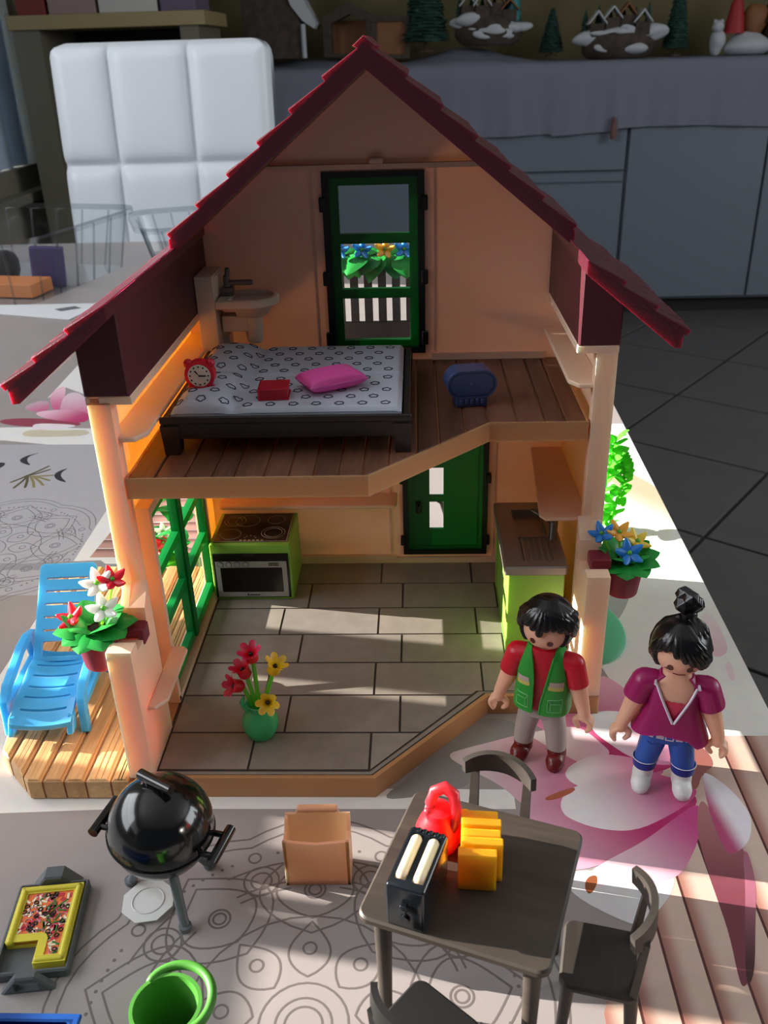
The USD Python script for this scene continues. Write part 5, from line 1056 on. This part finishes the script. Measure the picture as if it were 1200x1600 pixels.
def figure_body(sh, el, ha, legw, hand_rot):
    """Head, neck, torso core, arms with clip hands and leg cores as one continuous mesh."""
    b = [m3.Manifold.sphere(1, 40).scale([HR, HR*.98, HR*.98]).translate(HC.tolist())]
    b += chain((0, .05, 4.5, .38), (0, 0, 5.4, .38)); b += chain((0, .05, 2.8, .42), (0, .05, 4.5, .42))
    for s in (-1, 1):
        b += chain((s*.5, 0, 4.6, .3), (s*sh[0], sh[1], sh[2], .36), (s*el[0], el[1], el[2], .32), (s*ha[0], ha[1], ha[2]+.36, .23))
        w = np.array([s*ha[0], ha[1], ha[2]])
        # clip hand: back of the hand, four fingers curling forward in one row, thumb opposite
        b += chain((*(w+[0, 0, .34]), .23), (*(w+[s*.03, -.02, .12]), .22))
        for k, dy in enumerate((-.15, -.05, .05, .15)):
            L = (.92, 1.0, .97, .85)[k]
            b += chain((*(w+[s*.12, dy, .1]), .105), (*(w+[s*.3, dy*1.05, -.06]), .098), (*(w+[s*.31, dy, -.26*L]), .09), (*(w+[s*.2, dy*.95, -.45*L]), .078), seg=12)
        b += chain((*(w+[-s*.1, -.02, .1]), .13), (*(w+[-s*.27, -.02, -.06]), .115), (*(w+[-s*.26, -.02, -.24]), .1), (*(w+[-s*.15, -.02, -.38]), .085), seg=12)
        b += chain((s*.3, .05, 2.7, .34), (s*legw, .05, .9, .2), (s*(legw+.03), .05, .4, .16))
    return blend(b, .07, 6)
def on_surface(m, pts, off=.012, frm=(0, -3, 0)):
    """Drops (x,z) points onto the front of mesh m along +y, a hair in front of it."""
    o = np.array([(x, -6, z) for x, z in pts], float); d = np.tile([0, 1., 0], (len(o), 1))
    loc, ir, _ = m.ray.intersects_location(o, d, multiple_hits=False); out = o.copy(); out[:, 1] = np.nan
    for l, i in zip(loc, ir): out[i] = l
    good = ~np.isnan(out[:, 1]); med = np.nanmedian(out[:, 1]) if good.any() else 0; out[~good, 1] = med; out[:, 1] -= off; return out
def patch(m, poly, off=.014, step=.06):
    """A printed patch that follows the front of mesh m."""
    P = Polygon(poly); t = T3(m3.Manifold(m3.Mesh(np.asarray(prism(P, 0, .01).vertices, np.float32), np.asarray(prism(P, 0, .01).faces, np.uint32))).refine_to_length(step)) if False else None
    v, f = trimesh.creation.triangulate_polygon(P, engine='earcut'); t = trimesh.Trimesh(np.c_[v, np.zeros(len(v))], f, process=False)
    vv, ff = trimesh.remesh.subdivide_to_size(t.vertices, t.faces, step); q = on_surface(m, vv[:, :2], off); return trimesh.Trimesh(q, ff, process=False)
def line_on(m, pts, w=.02, off=.008, closed=False):
    p = np.asarray(pts, float); d = np.r_[0, np.cumsum(np.linalg.norm(np.diff(p, axis=0), axis=1))]; n = max(4, int(d[-1]/.06)); u = np.linspace(0, d[-1], n)
    q = np.c_[np.interp(u, d, p[:, 0]), np.interp(u, d, p[:, 1])]; return tube(on_surface(m, q, off), w, 5)
def face(fig, lash=False):
    hm = trimesh.creation.icosphere(4, 1); hm.apply_scale([HR, HR*.98, HR*.98]); hm.apply_translation(HC)
    for s in (-1, 1):
        e = [(s*.31+.105*math.cos(a), 5.8+.13*math.sin(a)) for a in np.linspace(0, 2*PI, 18, endpoint=False)]
        b = part(fig, 'eye', patch(hm, e, .012, .05), m_eye, True)
        if lash: part(b, 'eyelashes', cat([line_on(hm, [(s*(.3+dx), 5.75), (s*(.3+dx*1.9), 5.67)], .012) for dx in (.02, .06, .1)]), m_hair)
    part(fig, 'mouth', line_on(hm, [(x, 5.5+.5*x*x) for x in np.linspace(-.2, .2, 9)], .018, .006), m_mouth)
def hair_cap(front_z, side_z, back_z, grooves=()):
    c = m3.Manifold.sphere(1, 56).scale([1.0, 1.02, 1.06]).translate([0, .06, 6.12])
    o = m3.Manifold.sphere(1, 40).scale([HR-.01, HR-.02, HR-.02]).translate(HC.tolist())
    t = T3((c-o).refine_to_length(.09)); return c, o
def strands(items, r0=.15, r1=.09):
    """Locks of hair over the cap: each a chain of spheres along the great circle from the crown to (azimuth, z)."""
    out = []
    for az, z_end, az0 in items:
        pts = []
        for u in np.linspace(0, 1, 6):
            a = math.radians(az0+(az-az0)*u**.8); ph = math.acos(np.clip((7.08-(7.08-z_end)*u-6.12)/1.02, -1, 1)); r = .94*math.sin(ph)
            pts.append((r*math.sin(a), .06-r*math.cos(a)*1.0, 6.12+1.0*math.cos(ph), r0+(r1-r0)*u))
        out += chain(*pts, seg=10)
    return out
# ---- man
MAN = thing('toy_figure', 'toy man figure in green vest and red shirt, standing by the house corner', 'toy figure', (15.12, 2.1, 0), rz=-22)
bodym = figure_body((1.02, .02, 4.62), (1.3, -.05, 3.6), (1.56, -.18, 2.5), .62, 0)
part(MAN, 'body', bodym, m_skin, True, label='bare-armed figure body with clip hands')
face(MAN)
capc, hole_ = hair_cap(0, 0, 0)
cutter = m3.Manifold.cube([4, 2, 3]).translate([-2, -2.42, 3.5]) + m3.Manifold.cube([4, 4, 2]).translate([-2, -2.0, 3.55])
cap = capc-cutter
lo = [(az, z, az*.3) for az, z in ((-88, 5.85), (-70, 6.12), (-52, 6.34), (-36, 6.44), (-20, 6.38), (-4, 6.22), (10, 6.44), (26, 6.46), (42, 6.38), (58, 6.26), (74, 6.05), (90, 5.85), (115, 5.55), (-115, 5.55), (145, 5.45), (-145, 5.45), (180, 5.45))]
hm_ = cap
for b in strands(lo, .2, .14): hm_ = hm_+b
hm_ = hm_-hole_
ht = T3(hm_.refine_to_length(.07)); ht.merge_vertices(); trimesh.smoothing.filter_taubin(ht, iterations=4)
part(MAN, 'hair', ht, m_hair, True, label='short black moulded hair')
m_shirt = pl('shirt_red', (196, 20, 44), .34, sss=.25, rad=(1, .1, .12), scale=.0012)
torso = loft([(2.62, .82, .52, 0, 0), (3.2, .86, .56, 0, 0), (4.2, .84, .56, 0, 0), (4.75, .8, .5, 0, 0), (5.05, .64, .5, 0, 0), (5.25, .52, .5, 0, 0)])
slv = []
for s in (-1, 1):
    arm = chain((s*.7, 0, 4.7, .38), (s*1.02, .02, 4.62, .42), (s*1.24, -.04, 3.86, .4)); sm_ = arm[0]+arm[1]
    dirv = np.array([s*.25, -.06, -.95]); dirv /= np.linalg.norm(dirv); sm_ = sm_.trim_by_plane((-dirv).tolist(), float(-dirv@np.array([s*1.24, -.04, 3.84]))); slv.append(T3(sm_.refine_to_length(.1)))
part(MAN, 'shirt', union(torso, *slv), m_shirt, 50)
m_vest = pl('vest_green', (40, 152, 50), .36, sss=.25, rad=(.3, 1, .3), scale=.0012)
vo = loft([(2.62, 1.04, .74, 0, 0), (2.7, 1.05, .76, 0, 0), (3.3, 1.0, .74, 0, 0), (4.3, .93, .7, 0, 0), (4.75, .86, .6, 0, 0), (5.05, .7, .56, 0, .02), (5.3, .6, .52, 0, .04)])
vi = loft([(2.3, .95, .64, 0, 0), (3.3, .9, .64, 0, 0), (4.3, .84, .6, 0, 0), (4.75, .76, .5, 0, 0), (5.05, .56, .44, 0, .02), (5.4, .5, .42, 0, .04)])
gap = prism([(-.2, 2.2), (.04, 2.2), (.1, 3.2), (.3, 4.3), (.48, 5.5), (-.44, 5.5), (-.32, 4.8), (-.22, 4.2)], -2, 0, 'y')
vest = cut(vo, vi, gap, *[T3(m3.Manifold.sphere(.44, 24).scale([1, 1, 1.15]).translate([s*1.06, 0, 4.45])) for s in (-1, 1)])
vp = part(MAN, 'vest', vest, m_vest, 40, label='open green vest')
part(vp, 'vest_edge', cat([line_on(vo, [(-.21, 2.66), (-.22, 4.2), (-.32, 4.8), (-.4, 5.15)], .04, -.01), line_on(vo, [(.06, 2.66), (.1, 3.2), (.3, 4.3), (.42, 5.05)], .04, -.01)]), m_vest)
m_band = pl('reflective_band', (176, 160, 150), .3); m_bandy = pl('reflective_yellow', (190, 176, 96), .4); m_line = pl('pocket_line', (120, 190, 130), .4)
for s in (-1, 1):
    part(vp, 'reflective_band', patch(vo, [(s*.36, 3.95), (s*.84, 3.9), (s*.84, 4.1), (s*.38, 4.15)][::s], .016), m_band, True)
    part(vp, 'reflective_stripe', patch(vo, [(s*.34, 3.8), (s*.84, 3.74), (s*.84, 3.9), (s*.34, 3.95)][::s], .016), m_bandy, True)
    a, b = (.36, .84)
    part(vp, 'pocket_print', cat([line_on(vo, q, .013, .01) for q in ([(s*a, 2.85), (s*b, 2.85), (s*b, 3.38), (s*a, 3.38), (s*a, 2.85)], [(s*(a+.1), 2.9), (s*(a+.1), 3.2), (s*(b-.04), 3.2), (s*(b-.04), 2.9)], [(s*(a+.02), 3.36), (s*(a+.1), 3.2)])]), m_line)
m_trs = pl('trousers_grey', (168, 156, 150), .42)
def legs(hw, lw, ztop, zcuff, ry=.44, r=.4):
    out = loft([(ztop-.6, .78, ry, 0, .02), (ztop-.25, .84, ry+.04, 0, .02), (ztop, .82, ry+.02, 0, .02)])
    L = [out]
    for s in (-1, 1): L.append(loft([(zcuff, r*.92, r*.95, s*lw, .06), (1.4, r, r, s*(lw-.06), .05), (2.0, r*1.08, r*1.1, s*(lw-.17), .03), (ztop-.2, r*1.0, ry, s*hw, .02)], 32, 2.2))
    return union(*L)
part(MAN, 'trousers', legs(.4, .63, 2.78, .72), m_trs, 50)
m_shoe = pl('shoe_brown', (104, 26, 22), .28)
def shoe(s, lw, L=1.12, toe=-.72):
    b = chain((s*(lw+.03), .22, .3, .33), (s*(lw+.06), -.3, .26, .35), (s*(lw+.07), toe+.3, .2, .3), seg=20)+chain((s*(lw+.02), .12, .35, .36), (s*lw, .08, .78, .36), seg=20)
    x = b[0]
    for q in b[1:]: x = x+q
    x = x.trim_by_plane([0, 0, 1], 0.0); x = x.trim_by_plane([0, 0, -1], -.88); return T3(x.refine_to_length(.09))
for s in (-1, 1): part(MAN, 'shoe', shoe(s, .63), m_shoe, 50)
# ---- woman
WOM = thing('toy_figure', 'toy woman figure in magenta top and blue jeans with a black topknot', 'toy figure', (19.36, .62, 0), rz=-14)
bodyw = figure_body((1.0, .02, 4.6), (1.32, -.05, 3.6), (1.6, -.15, 2.45), .66, 0)
part(WOM, 'body', bodyw, m_skin, True, label='bare-armed figure body with clip hands')
face(WOM, True)
cutw = m3.Manifold.cube([4, 2, 3]).translate([-2, -2.42, 3.45]) + m3.Manifold.cube([4, 4, 2]).translate([-2, -2.0, 3.6])
hw_ = capc-cutw
los = [(az, z, 150 if az > 0 else -150) for az, z in ((-95, 5.6), (100, 5.5), (125, 5.5), (-125, 5.5), (150, 5.5), (-150, 5.5), (180, 5.5))]
sw = [(-84, 5.85, -30), (-66, 6.15, -28), (-50, 6.35, -25), (-34, 6.46, -22), (-10, 6.36, -20), (8, 6.22, -18), (24, 6.08, -16), (40, 5.96, -12), (56, 5.84, -8), (72, 5.74, 0), (88, 5.62, 10)]
for b in strands(los+sw, .18, .135): hw_ = hw_+b
for k in range(7): 
    a = math.radians(30+k*20); p0 = np.array([.95*math.sin(a), .06-.95*math.cos(a), 6.15]); p1 = np.array([.1, .35, 7.2]); md = (p0+p1)/2; md = np.array([0, .06, 6.12])+(md-np.array([0, .06, 6.12]))/np.linalg.norm(md-np.array([0, .06, 6.12]))*1.03
    for b in chain((*p0, .09), (*md, .1), (*p1, .12), seg=10): hw_ = hw_+b
hw_ = hw_-hole_
bun = m3.Manifold.sphere(.28, 16).translate([.12, .38, 7.2])
for dx, dy, dz, r in ((-.06, .36, 7.62, .36), (.28, .3, 7.74, .28), (-.1, .5, 7.9, .3), (.34, .5, 7.52, .26), (.12, .26, 7.9, .3)): bun = bun+m3.Manifold.batch_hull([m3.Manifold.sphere(r, 6).translate([dx, dy, dz]), m3.Manifold.sphere(.12, 6).translate([.12, .4, 7.25])])
for x, nm, it in ((hw_, 'hair', 3), (bun, 'topknot', 0)):
    t = T3(x.refine_to_length(.07)); t.merge_vertices()
    if it: trimesh.smoothing.filter_taubin(t, iterations=it)
    part(WOM, nm, t, m_hair, True if it else 30)
m_top = pl('top_magenta', (152, 22, 92), .34, sss=.25, rad=(1, .15, .5), scale=.0012)
tout = loft([(2.42, 1.34, .78, 0, 0), (2.55, 1.34, .79, 0, 0), (3.1, 1.14, .7, 0, 0), (3.8, .9, .62, 0, 0), (4.4, .84, .58, 0, 0), (4.8, .78, .5, 0, 0), (5.0, .62, .44, 0, 0), (5.1, .54, .42, 0, 0)])
tin = loft([(2.3, 1.24, .68, 0, 0), (2.55, 1.24, .69, 0, 0), (3.1, 1.04, .6, 0, 0), (3.4, .6, .4, 0, 0)])
vneck = prism([(-.72, 5.3), (-.66, 4.9), (.05, 3.5), (.72, 4.9), (.76, 5.3)], -3, -.3, 'y')
slw = []
for s in (-1, 1):
    arm = chain((s*.7, 0, 4.7, .36), (s*1.02, .02, 4.58, .46), (s*1.22, -.03, 4.05, .46)); sm_ = arm[0]+arm[1]
    dirv = np.array([s*.3, -.06, -.95]); dirv /= np.linalg.norm(dirv); sm_ = sm_.trim_by_plane((-dirv).tolist(), float(-dirv@np.array([s*1.24, -.04, 3.9]))); slw.append(T3(sm_.refine_to_length(.1)))
hem = prism([(-1.5, 2.0), (1.5, 2.0), (1.5, 2.5), (.95, 2.45), (.6, 2.78), (-.3, 2.9), (-.85, 2.72), (-1.5, 2.62)], -3, 3, 'y')
topm = union(cut(tout, tin, vneck, hem), *slw)
tp_ = part(WOM, 'top', topm, m_top, 40, label='magenta flared top with short puffed sleeves')
chest = loft([(3.4, .74, .5, 0, 0), (4.4, .74, .5, 0, 0), (4.8, .72, .45, 0, 0), (5.05, .5, .4, 0, 0), (5.3, .4, .36, 0, 0)])
part(WOM, 'chest', chest, m_skin, 50)
part(WOM, 'camisole', patch(chest, [(-.3, 4.22), (-.2, 4.25), (-.1, 4.21), (0, 4.24), (.1, 4.2), (.2, 4.23), (.32, 4.2), (.05, 3.5)], .02, .06), pl('camisole_coral', (206, 50, 84), .4), True)
m_trim = pl('trim_white', (214, 206, 222), .4)
part(tp_, 'neck_trim', cat(line_on(tout, [(-.69, 4.92), (-.64, 4.8), (.03, 3.42)], .05, 0), line_on(tout, [(.74, 4.92), (.7, 4.8), (.07, 3.42)], .05, 0)), m_trim)
m_jean = pl('jeans_blue', (36, 88, 176), .4); m_jeand = pl('jeans_dark', (24, 50, 140), .4)
jl = legs(.42, .66, 2.9, .98, .46, .42); jp = part(WOM, 'jeans', jl, m_jean, 50)
for s in (-1, 1):
    part(jp, 'turn_up', loft([(.86, .38, .4, s*.66, .06), (.9, .41, .43, s*.66, .06), (1.16, .43, .44, s*.655, .06)], 32, 2.2), m_jeand, 50)
    part(jp, 'seam_line', tube([(s*.655+.44*math.cos(a), .06+.45*math.sin(a), 1.2-.03*math.sin(a)) for a in np.linspace(0, 2*PI, 32, endpoint=False)], .022, 5, True), m_trim)
part(jp, 'belt', cat([patch(jl, [(x, 2.52), (x+w, 2.52), (x+w, 2.74), (x, 2.74)], .014, .08) for x, w in ((-.74, .22), (-.42, .26), (.24, .24), (.56, .18))]), m_trim, True)
part(jp, 'belt_buckle', line_on(jl, [(-.1, 2.52), (.16, 2.52), (.16, 2.74), (-.1, 2.74), (-.1, 2.52)], .03, 0), m_trim)
part(jp, 'front_pocket', line_on(jl, [(-.7, 2.3), (-.5, 2.2), (-.36, 2.28)], .015, .005), m_jeand)
for s in (-1, 1):
    sh_ = shoe(s, .66); sp = part(WOM, 'shoe', sh_, m_gw, 50)
    part(sp, 'shoe_lace', cat([tube([(s*.71-.11, -.2-.1*k, .62-.07*k), (s*.71, -.24-.1*k, .66-.07*k), (s*.71+.11, -.2-.1*k, .62-.07*k)], .018, 5) for k in range(4)]), m_gw)
